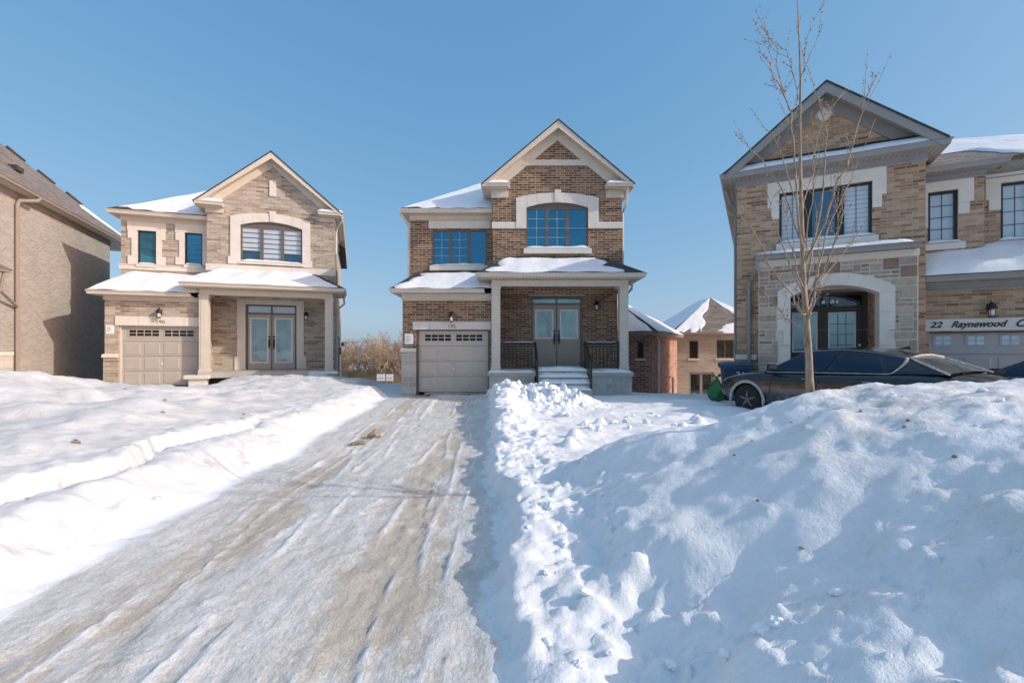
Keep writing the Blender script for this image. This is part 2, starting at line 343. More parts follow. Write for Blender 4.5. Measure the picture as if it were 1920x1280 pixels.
class MB:
    def __init__(s): s.v = []; s.f = []; s.cols = []
    def add(s, vs, fs):
        k = len(s.v); s.v += [tuple(p) for p in vs]; s.f += [tuple(i + k for i in f) for f in fs]; return s
    def poly(s, *pts): return s.add(pts, [tuple(range(len(pts)))])
    def box(s, x0, x1, y0, y1, z0, z1):
        x0, x1 = min(x0, x1), max(x0, x1); y0, y1 = min(y0, y1), max(y0, y1); z0, z1 = min(z0, z1), max(z0, z1)
        return s.add([(x, y, z) for x in (x0, x1) for y in (y0, y1) for z in (z0, z1)],
                     [(0, 1, 3, 2), (4, 6, 7, 5), (0, 4, 5, 1), (2, 3, 7, 6), (0, 2, 6, 4), (1, 5, 7, 3)])
    def prism(s, pts, v0, v1):
        """polygon in (u, z) extruded from v0 (front) to v1; convex or not"""
        n = len(pts)
        tri = tessellate_polygon([[Vector((a, b, 0)) for a, b in pts]])
        vs = [(a, v0, b) for a, b in pts] + [(a, v1, b) for a, b in pts]
        fs = [tuple(t) for t in tri] + [tuple(i + n for i in reversed(t)) for t in tri]
        fs += [(i, (i + 1) % n, (i + 1) % n + n, i + n) for i in range(n)]
        return s.add(vs, fs)
    def panel(s, outline, holes, v, rev, outer=False):
        """wall face at depth v with openings whose reveals run back by rev"""
        loops = [outline] + holes
        flat = [p for l in loops for p in l]
        tri = tessellate_polygon([[Vector((a, b, 0)) for a, b in l] for l in loops])
        s.add([(a, v, b) for a, b in flat], [tuple(t) for t in tri])
        for l in (loops if outer else holes):
            n = len(l)
            s.add([(a, v, b) for a, b in l] + [(a, v + rev, b) for a, b in l],
                  [(i, (i + 1) % n, (i + 1) % n + n, i + n) for i in range(n)])
        return s
    def sweep(s, path, prof, closed=False, out=None):
        """path: plan points (x, y) at mitred corners; prof: (outward offset, z) pairs, closed outline"""
        n = len(path); rings = []
        for i, p in enumerate(path):
            def nrm(a, b):
                d = Vector((b[0] - a[0], b[1] - a[1])).normalized(); return Vector((d.y, -d.x))
            if i == 0: m = nrm(path[0], path[1])
            elif i == n - 1: m = nrm(path[-2], path[-1])
            else:
                a, b = nrm(path[i - 1], p), nrm(p, path[i + 1]); m = (a + b) / (1 + a.dot(b))
            rings.append([(p[0] + m.x * o, p[1] + m.y * o, z) for o, z in prof])
        k = len(prof); vs = [q for r in rings for q in r]; fs = []
        for i in range(n - 1):
            for j in range(k):
                fs.append((i * k + j, i * k + (j + 1) % k, (i + 1) * k + (j + 1) % k, (i + 1) * k + j))
        fs += [tuple(range(k - 1, -1, -1)), tuple((n - 1) * k + j for j in range(k))]
        return s.add(vs, fs)
    def tube(s, pts, rad, n=8, cap=True):
        pts = [Vector(p) for p in pts]; m = len(pts)
        rad = rad if isinstance(rad, (list, tuple)) else [rad] * m
        vs = []; up = None
        for i, p in enumerate(pts):
            t = (pts[min(i + 1, m - 1)] - pts[max(i - 1, 0)]).normalized()
            if up is None: up = t.orthogonal().normalized()
            up = (up - t * up.dot(t)).normalized(); sdv = t.cross(up)
            for k in range(n):
                a = 2 * math.pi * k / n; vs.append(p + (up * math.cos(a) + sdv * math.sin(a)) * rad[i])
        fs = [(i * n + k, i * n + (k + 1) % n, (i + 1) * n + (k + 1) % n, (i + 1) * n + k) for i in range(m - 1) for k in range(n)]
        if cap: fs += [tuple(range(n - 1, -1, -1)), tuple((m - 1) * n + k for k in range(n))]
        return s.add(vs, fs)
    def lathe(s, prof, c, n=20, axis='z'):
        vs = []
        for r, h in prof:
            for k in range(n):
                a = 2 * math.pi * k / n; x, y = r * math.cos(a), r * math.sin(a)
                vs.append({'z': (c[0] + x, c[1] + y, c[2] + h), 'y': (c[0] + x, c[1] + h, c[2] + y), 'x': (c[0] + h, c[1] + x, c[2] + y)}[axis])
        fs = [(i * n + k, i * n + (k + 1) % n, (i + 1) * n + (k + 1) % n, (i + 1) * n + k) for i in range(len(prof) - 1) for k in range(n)]
        fs += [tuple(range(n)), tuple((len(prof) - 1) * n + k for k in range(n))]
        return s.add(vs, fs)
    def build(s, name, m, parent=None, smooth=False, bevel=0, label=None, solid=True):
        me = bpy.data.meshes.new(name); me.from_pydata([tuple(p) for p in s.v], [], s.f)
        bm = bmesh.new(); bm.from_mesh(me)
        bmesh.ops.recalc_face_normals(bm, faces=bm.faces)
        if bevel:
            bmesh.ops.remove_doubles(bm, verts=bm.verts, dist=1e-5)
            bmesh.ops.bevel(bm, geom=[e for e in bm.edges if e.is_manifold and e.calc_face_angle(0) > 0.5], offset=bevel, segments=2, affect='EDGES', profile=0.5, clamp_overlap=True)
        bm.to_mesh(me); bm.free()
        uv_for(me)
        if smooth: me.polygons.foreach_set('use_smooth', [True] * len(me.polygons))
        me.materials.append(m)
        o = bpy.data.objects.new(name, me)
        if label: o['label'] = label
        return link(o, parent)

def rect(u0, u1, z0, z1): return [(u0, z0), (u1, z0), (u1, z1), (u0, z1)]
def arch(u0, u1, z0, zs, zt, n=14):
    """opening with a segmental arched head: springing at zs, crown at zt"""
    c = (u0 + u1) / 2; h = (u1 - u0) / 2; r = (h * h + (zt - zs) ** 2) / (2 * (zt - zs)); zc = zt - r; a0 = math.asin(h / r)
    return [(u0, z0), (u1, z0)] + [(c + r * math.sin(a0 * (1 - 2 * k / n)), zc + r * math.cos(a0 * (1 - 2 * k / n))) for k in range(n + 1)]

def snow_patch(mb, P, th, ins=(0.1, 0.1, 0.05, 0.1), seed=0, n=26, m=12, wob=0.09):
    """snow lying on the quad P = (left bottom, right bottom, right top, left top); ins = bare margin left, right, bottom, top (shares)"""
    P = [Vector(p) for p in P]; vs = []
    for j in range(m + 1):
        for i in range(n + 1):
            s_, t_ = i / n, j / m
            l = ins[0] + wob * float(N1(t_ * 3.1 + seed, seed * 1.7)) * (ins[0] > 0.001); r = ins[1] + wob * float(N1(t_ * 3.3 + 9 + seed, seed)) * (ins[1] > 0.001)
            b_ = ins[2] + 0.6 * wob * float(N2(s_ * 5 + seed, seed)); t2 = ins[3] + wob * float(N2(s_ * 4 + seed, 4 + seed)) * (ins[3] > 0.001)
            l, r, b_, t2 = max(l, 0.0), max(r, 0.0), max(b_, 0.0), max(t2, 0.0)
            a = l + (1 - l - r) * s_; c = b_ + (1 - b_ - t2) * t_
            p = (P[0] * (1 - a) + P[1] * a) * (1 - c) + (P[3] * (1 - a) + P[2] * a) * c
            e = min(1.0, min(s_, 1 - s_) * n / 2.2) * min(1.0, min(t_, 1 - t_) * m / 1.8)
            h = th * (0.75 + 0.4 * float(fbm(N3, p.x * 1.3 + seed, p.y * 1.3, 4))) * e ** 0.6
            vs.append((p.x, p.y, p.z + 0.012 + max(0.0, h)))
    k = n + 1
    fs = [(j * k + i, j * k + i + 1, (j + 1) * k + i + 1, (j + 1) * k + i) for j in range(m) for i in range(n)]
    mb.add(vs, fs); return mb

GUT = [(0, 0), (0.0, -0.02), (-0.03, -0.05), (-0.045, -0.125), (-0.13, -0.125), (-0.13, 0)]    # outward offset, z from the gutter's lip
def gutter_prof(z, s=1.0): return [(o * s, z + h * s) for o, h in GUT]

def text_mesh(body, size, shear=0.0, offset=0.0, extrude=0.004, sx=1.0, space=1.0):
    c = bpy.data.curves.new('lettering', 'FONT'); c.body = body; c.size = size; c.shear = shear; c.offset = offset; c.extrude = extrude
    c.align_x = 'CENTER'; c.align_y = 'CENTER'; c.space_character = space
    o = bpy.data.objects.new('lettering', c); COL.objects.link(o)
    dg = bpy.context.evaluated_depsgraph_get(); me = bpy.data.meshes.new_from_object(o.evaluated_get(dg))
    bpy.data.objects.remove(o); bpy.data.curves.remove(c)
    for v in me.vertices: v.co.x *= sx
    return me
def lettering(name, body, size, at, m, parent, **kw):
    """letters standing on a facade (local plane facing -v)"""
    me = text_mesh(body, size, **kw); me.materials.clear(); me.materials.append(m)
    o = bpy.data.objects.new(name, me); o.location = at; o.rotation_euler = (R(90), 0, 0)
    return link(o, parent)

# ------------------------------------------------------------------ pieces shared by the houses
def window(p, u0, u1, z0, z1, v, lights, fm, gm, mun=None, zt=None, blind=None, name='window', bar=0.05, setback=0.05, mullion=None, munmat=None):
    """framed window in an opening; lights = number of sashes (shares allowed), zt = crown of an arched head, mun = (columns, rows) per sash"""
    n = lights if isinstance(lights, (list, tuple)) else [1] * lights
    mu = mullion or bar * 1.25
    tot = sum(n); wid = (u1 - u0 - 2 * bar - (len(n) - 1) * mu)
    out = arch(u0, u1, z0, z1, zt) if zt else rect(u0, u1, z0, z1)
    holes = []; x = u0 + bar; top = z1 - bar
    for k in n:
        ww = wid * k / tot; holes.append(rect(x, x + ww, z0 + bar, top)); x += ww + mu
    mb = MB(); mb.panel(out, holes, v + setback, 0.05)
    f = mb.build(name, fm, p)
    for i, h in enumerate(holes):
        a, b_, c, d = h[0][0], h[1][0], h[0][1], h[2][1]
        MB().poly((a, v + setback + 0.03, c), (b_, v + setback + 0.03, c), (b_, v + setback + 0.03, d), (a, v + setback + 0.03, d)).build('pane', gm, f)
        if mun and not (len(holes) == 3 and i == 2):
            g = MB(); t = 0.008
            for k in range(1, mun[0]): xx = a + (b_ - a) * k / mun[0]; g.box(xx - t, xx + t, v + setback + 0.018, v + setback + 0.026, c, d)
            for k in range(1, mun[1]): zz = c + (d - c) * k / mun[1]; g.box(a, b_, v + setback + 0.016, v + setback + 0.0245, zz - t, zz + t)
            if g.v: g.build('glazing_bar', munmat or M['muntin'], f)
        if blind: blind(f, i, a, b_, c, d, v + setback + 0.06)
    return f
def zebra_blind(dark_tail=0.0, step=0.165):
    def fn(f, i, a, b_, c, d, v):
        tail = dark_tail[i] if isinstance(dark_tail, (list, tuple)) else dark_tail
        lo = c + (d - c) * tail
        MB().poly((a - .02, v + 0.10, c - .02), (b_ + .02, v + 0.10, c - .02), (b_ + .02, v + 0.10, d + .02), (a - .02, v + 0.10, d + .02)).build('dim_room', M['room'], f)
        g = MB(); z = d
        while z > lo + 0.02:
            z2 = max(lo, z - step); g.poly((a, v, z2 + 0.012), (b_, v, z2 + 0.012), (b_, v, z), (a, v, z)); z = z2
        g.build('blind', M['room_light'], f)
        h = MB(); z = d - step
        while z > lo + 0.02: h.box(a, b_, v - 0.012, v - 0.004, z - 0.016, z + 0.016); z -= step
        if h.v: h.build('blind_rail', M['room'], f)
    return fn
def stone_head(p, u0, u1, z0, z1, v, joints=(), name='lintel', m=None):
    mb = MB(); cuts = [u0] + list(joints) + [u1]
    for a, b_ in zip(cuts, cuts[1:]): mb.box(a + (0.004 if a != u0 else 0), b_ - (0.004 if b_ != u1 else 0), v - 0.03, v + 0.02, z0, z1)
    return mb.build(name, m or M['precast'], p)
def sill(p, u0, u1, z0, z1, v, snow=True, name='sill'):
    s_ = MB().box(u0, u1, v - 0.07, v + 0.045, z0, z1).build(name, M['precast'], p, bevel=0.008)
    if snow:
        mb = MB(); snow_patch(mb, [(u0 + .04, v - 0.075, z1), (u1 - .04, v - 0.075, z1), (u1 - .1, v + 0.06, z1 + 0.03), (u0 + .1, v + 0.06, z1 + 0.03)], 0.085, (0, 0, 0, 0), seed=u0 + z0, n=20, m=6)
        mb.build('sill_snow', M['snow_roof'], s_, smooth=True)
    return s_
def wall_lamp(p, u, z, v, s=1.0):
    mb = MB(); mb.box(u - .05 * s, u + .05 * s, v - .025, v - 0.001, z - .07 * s, z + .09 * s)
    mb.tube([(u, v - .02, z + .05 * s), (u, v - .09 * s, z + .15 * s), (u, v - .14 * s, z + .12 * s)], .014 * s, 6)
    mb.lathe([(0.02 * s, 0.12 * s), (.055 * s, .10 * s), (.095 * s, .0), (.10 * s, -.02 * s), (.085 * s, -.02 * s)], (u, v - .14 * s, z), 12)
    mb.lathe([(0.05 * s, -.215 * s), (0.06 * s, -.205 * s), (0.06 * s, -.19 * s), (.02 * s, -.19 * s)], (u, v - .14 * s, z), 12)
    for a in range(4):
        x, y = .055 * s * math.cos(a * 1.57 + .78), .055 * s * math.sin(a * 1.57 + .78)
        mb.tube([(u + x, v - .14 * s + y, z - .01), (u + x * .95, v - .14 * s + y * .95, z - .19 * s)], .005 * s, 4)
    l = mb.build('wall_lamp', M['black'], p)
    MB().lathe([(.035 * s, -.025 * s), (.052 * s, -.06 * s), (.048 * s, -.16 * s), (.03 * s, -.186 * s)], (u, v - .14 * s, z), 12).build('lamp_glass', M['lamp_glass'], l, smooth=True)
def garage_door(p, u0, u1, z0, z1, v, cols, m, gm, groups, light_z, name='garage_door', snowfoot=False):
    mb = MB(); mb.box(u0, u1, v, v + 0.05, z0, z1)
    rows = 4; hgt = (z1 - z0) / rows; wd = (u1 - u0) / cols
    for r in range(rows):
        for c in range(cols):
            if r == rows - 1: continue
            a, b_ = u0 + c * wd + .05, u0 + (c + 1) * wd - .05; q, t = z0 + r * hgt + .06, z0 + (r + 1) * hgt - .06
            mb.add([(a, v - .0015, q), (b_, v - .0015, q), (b_, v - .0015, t), (a, v - .0015, t), (a + .03, v - .014, q + .03), (b_ - .03, v - .014, q + .03), (b_ - .03, v - .014, t - .03), (a + .03, v - .014, t - .03)],
                   [(0, 1, 5, 4), (1, 2, 6, 5), (2, 3, 7, 6), (3, 0, 4, 7), (4, 5, 6, 7)])
    d = mb.build(name, m, p)
    g = MB()
    for r in range(1, rows): g.box(u0 + .002, u1 - .002, v - .004, v - .002, z0 + r * hgt - .006, z0 + r * hgt + .006)
    g.build('section_joint', M['frame_brown'], d)
    zb, zt = light_z
    for (a, b_, nx) in groups:
        fr = MB(); fr.box(a - .03, b_ + .03, v - .012, v - .0025, zb - .03, zt + .03); f = fr.build('window_trim', m, d)
        ww = (b_ - a) / nx; hh = (zt - zb) / 2
        for i in range(nx):
            for j in range(2):
                x0, x1 = a + i * ww + .015, a + (i + 1) * ww - .015; y0, y1 = zb + j * hh + .013, zb + (j + 1) * hh - .013
                MB().poly((x0, v - .015, y0), (x1, v - .015, y0), (x1, v - .015, y1), (x0, v - .015, y1)).build('pane', gm, f)
    MB().box((u0 + u1) / 2 - .03, (u0 + u1) / 2 + .03, v - .03, v - .0045, z0 + .78, z0 + .84).build('handle', M['white'], d)
    return d
def door_leaf(p, u0, u1, z0, z1, v, m, fm, gm, lite, hand, name='front_door', knob=True):
    mb = MB(); mb.box(u0, u1, v, v + .05, z0, z1)
    k = 6; ww = (u1 - u0 - .16) / k
    for i in range(k): mb.box(u0 + .08 + i * ww + .006, u0 + .08 + (i + 1) * ww - .006, v - .008, v - .001, z0 + .12, lite[2] - .16)
    d = mb.build(name, m, p)
    a, b_, c, e = lite
    MB().panel(rect(a - .05, b_ + .05, c - .05, e + .05), [rect(a, b_, c, e)], v - .02, .019, True).build('pane_frame', fm, d)
    pn = MB().poly((a, v - .006, c), (b_, v - .006, c), (b_, v - .006, e), (a, v - .006, e)).build('pane', gm, d)
    g = MB()
    for fx in (.3, .7): g.box(a + (b_ - a) * fx - .006, a + (b_ - a) * fx + .006, v - .011, v - .0075, c, e)
    for fz in (.22, .62, .86): g.box(a, b_, v - .0105, v - .0078, c + (e - c) * fz - .006, c + (e - c) * fz + .006)
    g.build('leaded_bar', M['muntin'], d)
    if knob:
        h = MB(); h.box(hand - .035, hand + .035, v - .03, v - .0012, z0 + .95, z0 + 1.28)
        h.tube([(hand, v - .03, z0 + 1.2), (hand, v - .09, z0 + 1.18), (hand, v - .09, z0 + .92), (hand, v - .03, z0 + .86)], .017, 8)
        h.lathe([(.045, 0), (.045, -.03)], (hand, v - .001, z0 + 1.36), 12, 'y'); h.build('handle', M['black'], d)
    return d
def downspout(p, pts, m=None, r=.045, name='downspout'):
    return MB().tube(pts, r, 8).build(name, m or M['trim'], p)
def frieze(p, path, z0, z1, m, name='frieze', t=.03):
    return MB().sweep(path, [(t, z0), (t + .012, z0 + .03), (t, z0 + .06), (t, z1), (-.002, z1), (-.002, z0)]).build(name, m, p)

# ------------------------------------------------------------------ the two narrow houses of one design
def narrow_house(loc, phi, label, bm, P):
    h = empty('house', loc, R(phi), label, 'house', 'brick houses facing the driveway')
    B0, B1 = P['bay']; zg = P['zg']; dark = P['dark']; vb = 0.65; vf = vb - .4; uc = (B0 + B1) / 2
    za, ze, zret, zfr = P['za'], P['ze'], P['ze'] - .14, P['zfr']; hw = P['hw']; zp, zpt = P['zp'], P['zpt']; dz0 = P['door_z0']
    D = 11.0; vu = 1.2; vd = 1.45; sl_ = (za - ze) / hw
    # garage storey
    g0, g1, gt = P['gdoor']
    MB().panel(rect(0, B0 + .05, -.8, 3.45), [rect(g0 - .06, g1 + .06, -.79, gt + .03)], 0, .16).build('wall', bm, h)
    MB().box(g0 - .055, g0 - .002, .06, .15, -.8, gt + .028).box(g1 + .002, g1 + .055, .06, .15, -.8, gt + .028).box(g0, g1, .06, .15, gt + .003, gt + .028).build('door_jamb', M['frame_brown'] if dark else M['trim'], h)
    gw = (g1 - g0)
    garage_door(h, g0, g1, zg, gt, .13, 4, M['door_beige'] if dark else M['door_greige'], M['garage_glass'],
                [(g0 + gw * .085, g0 + gw * .47, 4), (g0 + gw * .535, g0 + gw * .925, 4)], (gt - .36, gt - .12))
    stone_head(h, P['lint'][0], P['lint'][1], P['lint'][2], P['lint'][3], 0, P['lint'][4], m=M['precast_grey'] if dark else M['precast'])
    lettering('house_number', P['num'], .17, ((P['lint'][0] + P['lint'][1]) / 2 + P.get('numdx', 0), -.036, (P['lint'][2] + P['lint'][3]) / 2 - .03), M['number'], h, space=1.15)
    wall_lamp(h, P['lamp'][0], P['lamp'][1], 0, 1.05)
    # stone foot of the garage pier and the notice pinned over it
    MB().box(-.03, g0 - .065, -.035, .3, -.8, P['foot']).build('pier_base', M['stone_grey'] if dark else bm, h)
    MB().sweep([(-.03, .3), (-.03, -.035), (g0 - .065, -.035)], [(.035, P['foot']), (.035, P['foot'] + .09), (0, P['foot'] + .12), (-.05, P['foot'] + .12), (-.05, P['foot'])]).build('pier_cap', M['precast'], h)
    a, b_, c, d = P['paper']
    pp = MB().box(a, b_, -.012, -.002, c, d).build('notice', M['paper'], h)
    g = MB(); rr = random.Random(3)
    for i in range(7):
        zz = d - .06 - i * (d - c - .1) / 7; g.box(a + .04, a + .04 + (b_ - a - .08) * rr.uniform(.5, 1), -.0155, -.0125, zz - .008, zz + .004)
    g.build('printed_lines', M['ink_soft'], pp)
    # side walls
    MB().box(0.004, .2, .004, vu, -.8, 3.449).build('side_wall', bm, h)
    MB().box(0.004, .2, vu + .004, D, -.8, 6.58).build('side_wall', bm, h)
    MB().box(B1 - .2, B1 - .003, vd + .003, D, -.8, ze - .2).box(B1 - .2, B1 - .003, vb + .003, vd, zp - .1, ze - .2).build('side_wall', bm, h)
    MB().box(.2, B1 - .2, D - .2, D, -.8, 6.58).build('rear_wall', bm, h)
    # upper wall left of the bay
    wl = P['upper']
    MB().panel(rect(0, B0 + .02, 3.3, 6.62), [rect(a, b_, c, d) for a, b_, c, d in wl], vu, .14).build('wall', bm, h)
    # bay
    w0, w1, wz0, wz1, wzt = P['bwin']
    edge = lambda u: za - .16 - sl_ * abs(u - uc)
    MB().panel([(B0, 3.5), (B1, 3.5), (B1, edge(B1)), (uc, edge(uc)), (B0, edge(B0))], [arch(w0, w1, wz0, wz1, wzt)], vb, .14).build('bay_wall', bm, h)
    MB().box(B0 + .003, B0 + .15, vb + .003, vu + .1, 3.5, 7.2).build('bay_side_wall', bm, h)
    # door wall and porch
    du0, du1, dzt, dtr = P['door']
    MB().panel(rect(B0 - .02, B1 + .02, -.4, zp + .02), [rect(du0, du1, dz0, dtr)], vd, .16).build('porch_wall', bm, h)
    MB().box(B0 - .15, B0 - .004, .17, vd, -.8, 3.44).build('porch_side_wall', bm, h)
    if P.get('door_surround'):
        a, b_, c = P['door_surround']
        MB().box(a, du0 - .004, vd - .04, vd + .02, dz0, dtr + .2).box(du1 + .004, b_, vd - .04, vd + .02, dz0, dtr + .2).box(du0, du1, vd - .04, vd + .02, dtr + .004, dtr + .2).box(a - .09, a - .002, vd - .04, vd + .02, dz0, dz0 + .55).box(b_ + .002, b_ + .09, vd - .04, vd + .02, dz0, dz0 + .55).build('door_surround', M['precast'], h)
    else: MB().box(du0 - .1, du1 + .1, vd - .05, vd + .02, dtr + .01, dtr + .05).build('door_head', M['trim'], h)
    frm = MB(); um = (du0 + du1) / 2; t = .07
    frm.box(du0 + .003, du0 + t, vd + .04, vd + .12, dz0, dtr).box(du1 - t, du1 - .003, vd + .04, vd + .12, dz0, dtr).box(du0 + t, du1 - t, vd + .04, vd + .12, dtr - t, dtr - .003).box(du0 + t, du1 - t, vd + .04, vd + .12, dzt, dzt + t).box(um - .03, um + .03, vd + .04, vd + .12, dzt + t, dtr - t)
    frm.box(um - .018, um + .018, vd + .035, vd + .1, dz0, dzt)
    df = frm.build('door_frame', M['frame_brown'], h)
    for a, b_ in ((du0 + t, um - .03), (um + .03, du1 - t)):
        MB().poly((a, vd + .08, dzt + t), (b_, vd + .08, dzt + t), (b_, vd + .08, dtr - t), (a, vd + .08, dtr - t)).build('transom_pane', M['glass_pale'] if dark else M['glass_clear'], df)
        MB().poly((a, vd + .16, dzt), (b_, vd + .16, dzt), (b_, vd + .16, dtr), (a, vd + .16, dtr)).build('transom_lining', M['room_light'], df)
    lz = P['lite']
    door_leaf(h, du0 + t + .003, um - .02, dz0 + .01, dzt - .003, vd + .06, M['door_taupe'] if dark else M['door_grey'], M['white'], M['glass_pale'], (du0 + t + .13, um - .17, lz[0], lz[1]), um - .09)
    door_leaf(h, um + .02, du1 - t - .003, dz0 + .01, dzt - .003, vd + .06, M['door_taupe'] if dark else M['door_grey'], M['white'], M['glass_pale'], (um + .17, du1 - t - .13, lz[0], lz[1]), um + .09)
    wall_lamp(h, P['lamp2'][0], P['lamp2'][1], vd, 1.05)
    MB().box(B0, B1, -.42, vd, dz0 - .22, dz0 - .005).build('porch_floor', M['concrete'], h)
    ps = MB(); ps.box(B0 + .16, B1 - .1, -.1, vd - .003, zp - .21, zp - .19); ps.build('porch_ceiling', M['soffit'], h)
    vc = -.3
    bp = MB(); bp.sweep([(B0, vd - .01), (B0, vc), (B1, vc), (B1, vd - .01)], [(.0, zp - .37), (.0, zp - .17), (-.28, zp - .17), (-.28, zp - .37)]); bp.build('porch_beam', M['trim'], h)
    for u in (B0 + .15, B1 - .15):
        cb = MB(); cb.box(u - .15, u + .15, vc + .004, vc + .30, dz0 - .06, zp - .372)
        cb.box(u - .175, u + .175, vc - .022, vc + .325, dz0 - .06, dz0 + .09).box(u - .17, u + .17, vc - .018, vc + .32, zp - .45, zp - .374)
        cb.box(u - .09, u + .09, vc - .009, vc + .002, dz0 + .2, zp - .52)
        cb.build('column', M['trim'], h, bevel=.006)
    # porch roof
    pl, pr, pv = B0 - .52, B1 + .5, -.8
    MB().sweep([(pl, vu - .02), (pl, pv), (pr, pv), (pr, vd)], gutter_prof(zp)).build('porch_gutter', M['trim'], h)
    MB().box(pl + .13, pr - .13, pv + .13, vc - .002, zp - .165, zp - .12).box(pl + .13, B0 - .002, vc, vu - .1, zp - .165, zp - .12).box(B1 + .002, pr - .13, vc, vd, zp - .165, zp - .12).build('porch_soffit', M['soffit'], h)
    q = [(pl + .02, pv + .02, zp), (pr - .02, pv + .02, zp), (pr - 1.2, vb - .01, zpt), (pl + 1.0, vb - .01, zpt)]
    rf = MB(); rf.poly(*q); rf.poly(q[0], q[3], (pl + 1.0, vu, zpt), (pl + .02, vu, zp)); rf.poly(q[1], (pr - .02, vd, zp), (B1 + .0, vd, zpt - .25), q[2])
    pro = rf.build('porch_roof', M['shingle'], h)
    mb = MB(); snow_patch(mb, q, P['snowth'], P['pins'], seed=B0 + zg * 9, n=40, m=14)
    if not dark: snow_patch(mb, [(pl + .02, vu, zp), q[0], q[3], (pl + 1.0, vu, zpt)], .1, (.05, .0, .03, .05), seed=3)
    mb.build('roof_snow', M['snow_roof'], pro, smooth=True)
    # garage roof
    gl, gv, zr = -.38, -.45, P['zgr']
    MB().sweep([(gl, vu - .02), (gl, gv), (pl + .28, gv)], gutter_prof(zr)).build('garage_gutter', M['trim'], h)
    MB().box(gl + .13, pl + .3, gv + .13, -.002, zr - .12, zr - .08).box(gl + .13, -.002, 0, vu - .02, zr - .12, zr - .08).build('garage_soffit', M['soffit'], h)
    frieze(h, [(0, vu - .02), (0, 0), (B0 - .03, 0)], 3.2 + P['frz'], zr - .122, M['trim'])
    zt = P['zgt']; q = [(gl + .02, gv + .02, zr), (B0 + .0, gv + .02, zr), (B0 + .0, vu - .005, zt), (.3, vu - .005, zt)]
    rf = MB(); rf.poly(*q); rf.poly(q[0], q[3], (gl + .02, vu, zr)); gro = rf.build('garage_roof', M['shingle'], h)
    mb = MB(); snow_patch(mb, q, P['snowth'], P['gins'], seed=11 + zg * 5, n=36, m=14)
    if not dark: snow_patch(mb, [(gl + .02, vu, zr), q[0], q[3], (.28, vu, zt)], .07, (.05, .0, .03, .05), seed=5)
    mb.build('roof_snow', M['snow_roof'], gro, smooth=True)
    # main roof
    el, ev, zm = -.33, vu - .45, 6.62 + P['zm']; er, eb = B1 + .38, D + .4; pit = .68
    half = (er - el) / 2; zr_ = zm + half * pit
    MB().sweep([(el, D), (el, ev), (B0 - .02, ev)], gutter_prof(zm)).build('gutter', M['trim'], h)
    MB().box(el + .13, B0, ev + .13, vu - .002, zm - .125, zm - .085).box(el + .13, -.002, vu, D, zm - .125, zm - .085).build('soffit', M['soffit'], h)
    frieze(h, [(0, D), (0, vu), (B0 - .01, vu)], zm - .3, zm - .127, M['trim'])
    A, B, C_, D_ = (el + .02, ev + .02, zm), (er - .02, ev + .02, zm), (er - .02, eb, zm), (el + .02, eb, zm); r1, r2 = (el + half, ev + half, zr_), (el + half, eb - half, zr_)
    rf = MB(); rf.poly(A, (B0 + .3, ev + .02, zm), (B0 + .3, ev + half * .98, zm + half * pit * .98), r1); rf.poly(A, r1, r2, D_); rf.poly(D_, r2, C_); rf.poly(r2, r1, (B0 + .3, ev + half * .98, zm + half * pit * .98), (er - .02, ev + half, zm), C_)
    mro = rf.build('main_roof', M['shingle'], h)
    mb = MB(); snow_patch(mb, [A, (B0 + .1, ev + .02, zm), (B0 + .1, ev + half * .75, zm + half * pit * .75), (el + half * .75, ev + half * .75, zm + half * pit * .75)], .07, P['mins'], seed=2 + zg, n=40, m=20)
    snow_patch(mb, [D_, A, (el + half * .9, ev + half * .9, zm + half * pit * .9), (el + half, eb - half, zr_)], .06, (.02, .02, .02, .02), seed=8 + zg, n=30, m=12)
    mb.build('roof_snow', M['snow_roof'], mro, smooth=True)
    # bay gable: shingles, rake boards, soffit, frieze
    L0, R0 = uc - hw, uc + hw
    ln = lambda u, dz: za - dz - sl_ * abs(u - uc)
    rf = MB()
    for e_, vend in ((L0 - .03, 5.2), (R0 + .03, 10.2)):
        rf.add([(uc, vf - .03, za), (e_, vf - .03, ln(e_, 0)), (e_, vend, ln(e_, 0)), (uc, vend, za), (uc, vf - .03, za - .045), (e_, vf - .03, ln(e_, .045)), (e_, vend, ln(e_, .045)), (uc, vend, za - .045)],
               [(0, 1, 2, 3), (4, 7, 6, 5), (0, 4, 5, 1), (1, 5, 6, 2), (2, 6, 7, 3)])
    rf.build('gable_roof', M['shingle'], h)
    rk = MB(); so_ = MB(); fz = MB()
    for sgn, e_ in ((-1, L0), (1, R0)):
        rk.prism([(uc, za - .05), (e_, ln(e_, .05)), (e_, ln(e_, .05) - .12), (uc + sgn * .0, za - .30)], vf, vf + .05)
        so_.poly((uc, vf + .05, za - .16), (e_, vf + .05, ln(e_, .16)), (e_, vb - .001, ln(e_, .16)), (uc, vb - .001, za - .16))
        lim = uc + sgn * (B1 - B0) / 2
        fz.prism([(uc, za - .165), (lim, ln(lim, .165)), (lim, ln(lim, .165 + P['gfr'])), (uc, za - .165 - P['gfr'])], vb - .04, vb - .001)
    rk.build('rake_board', M['trim'], h); so_.build('gable_soffit', M['soffit'], h); fz.build('gable_frieze', M['trim'], h)
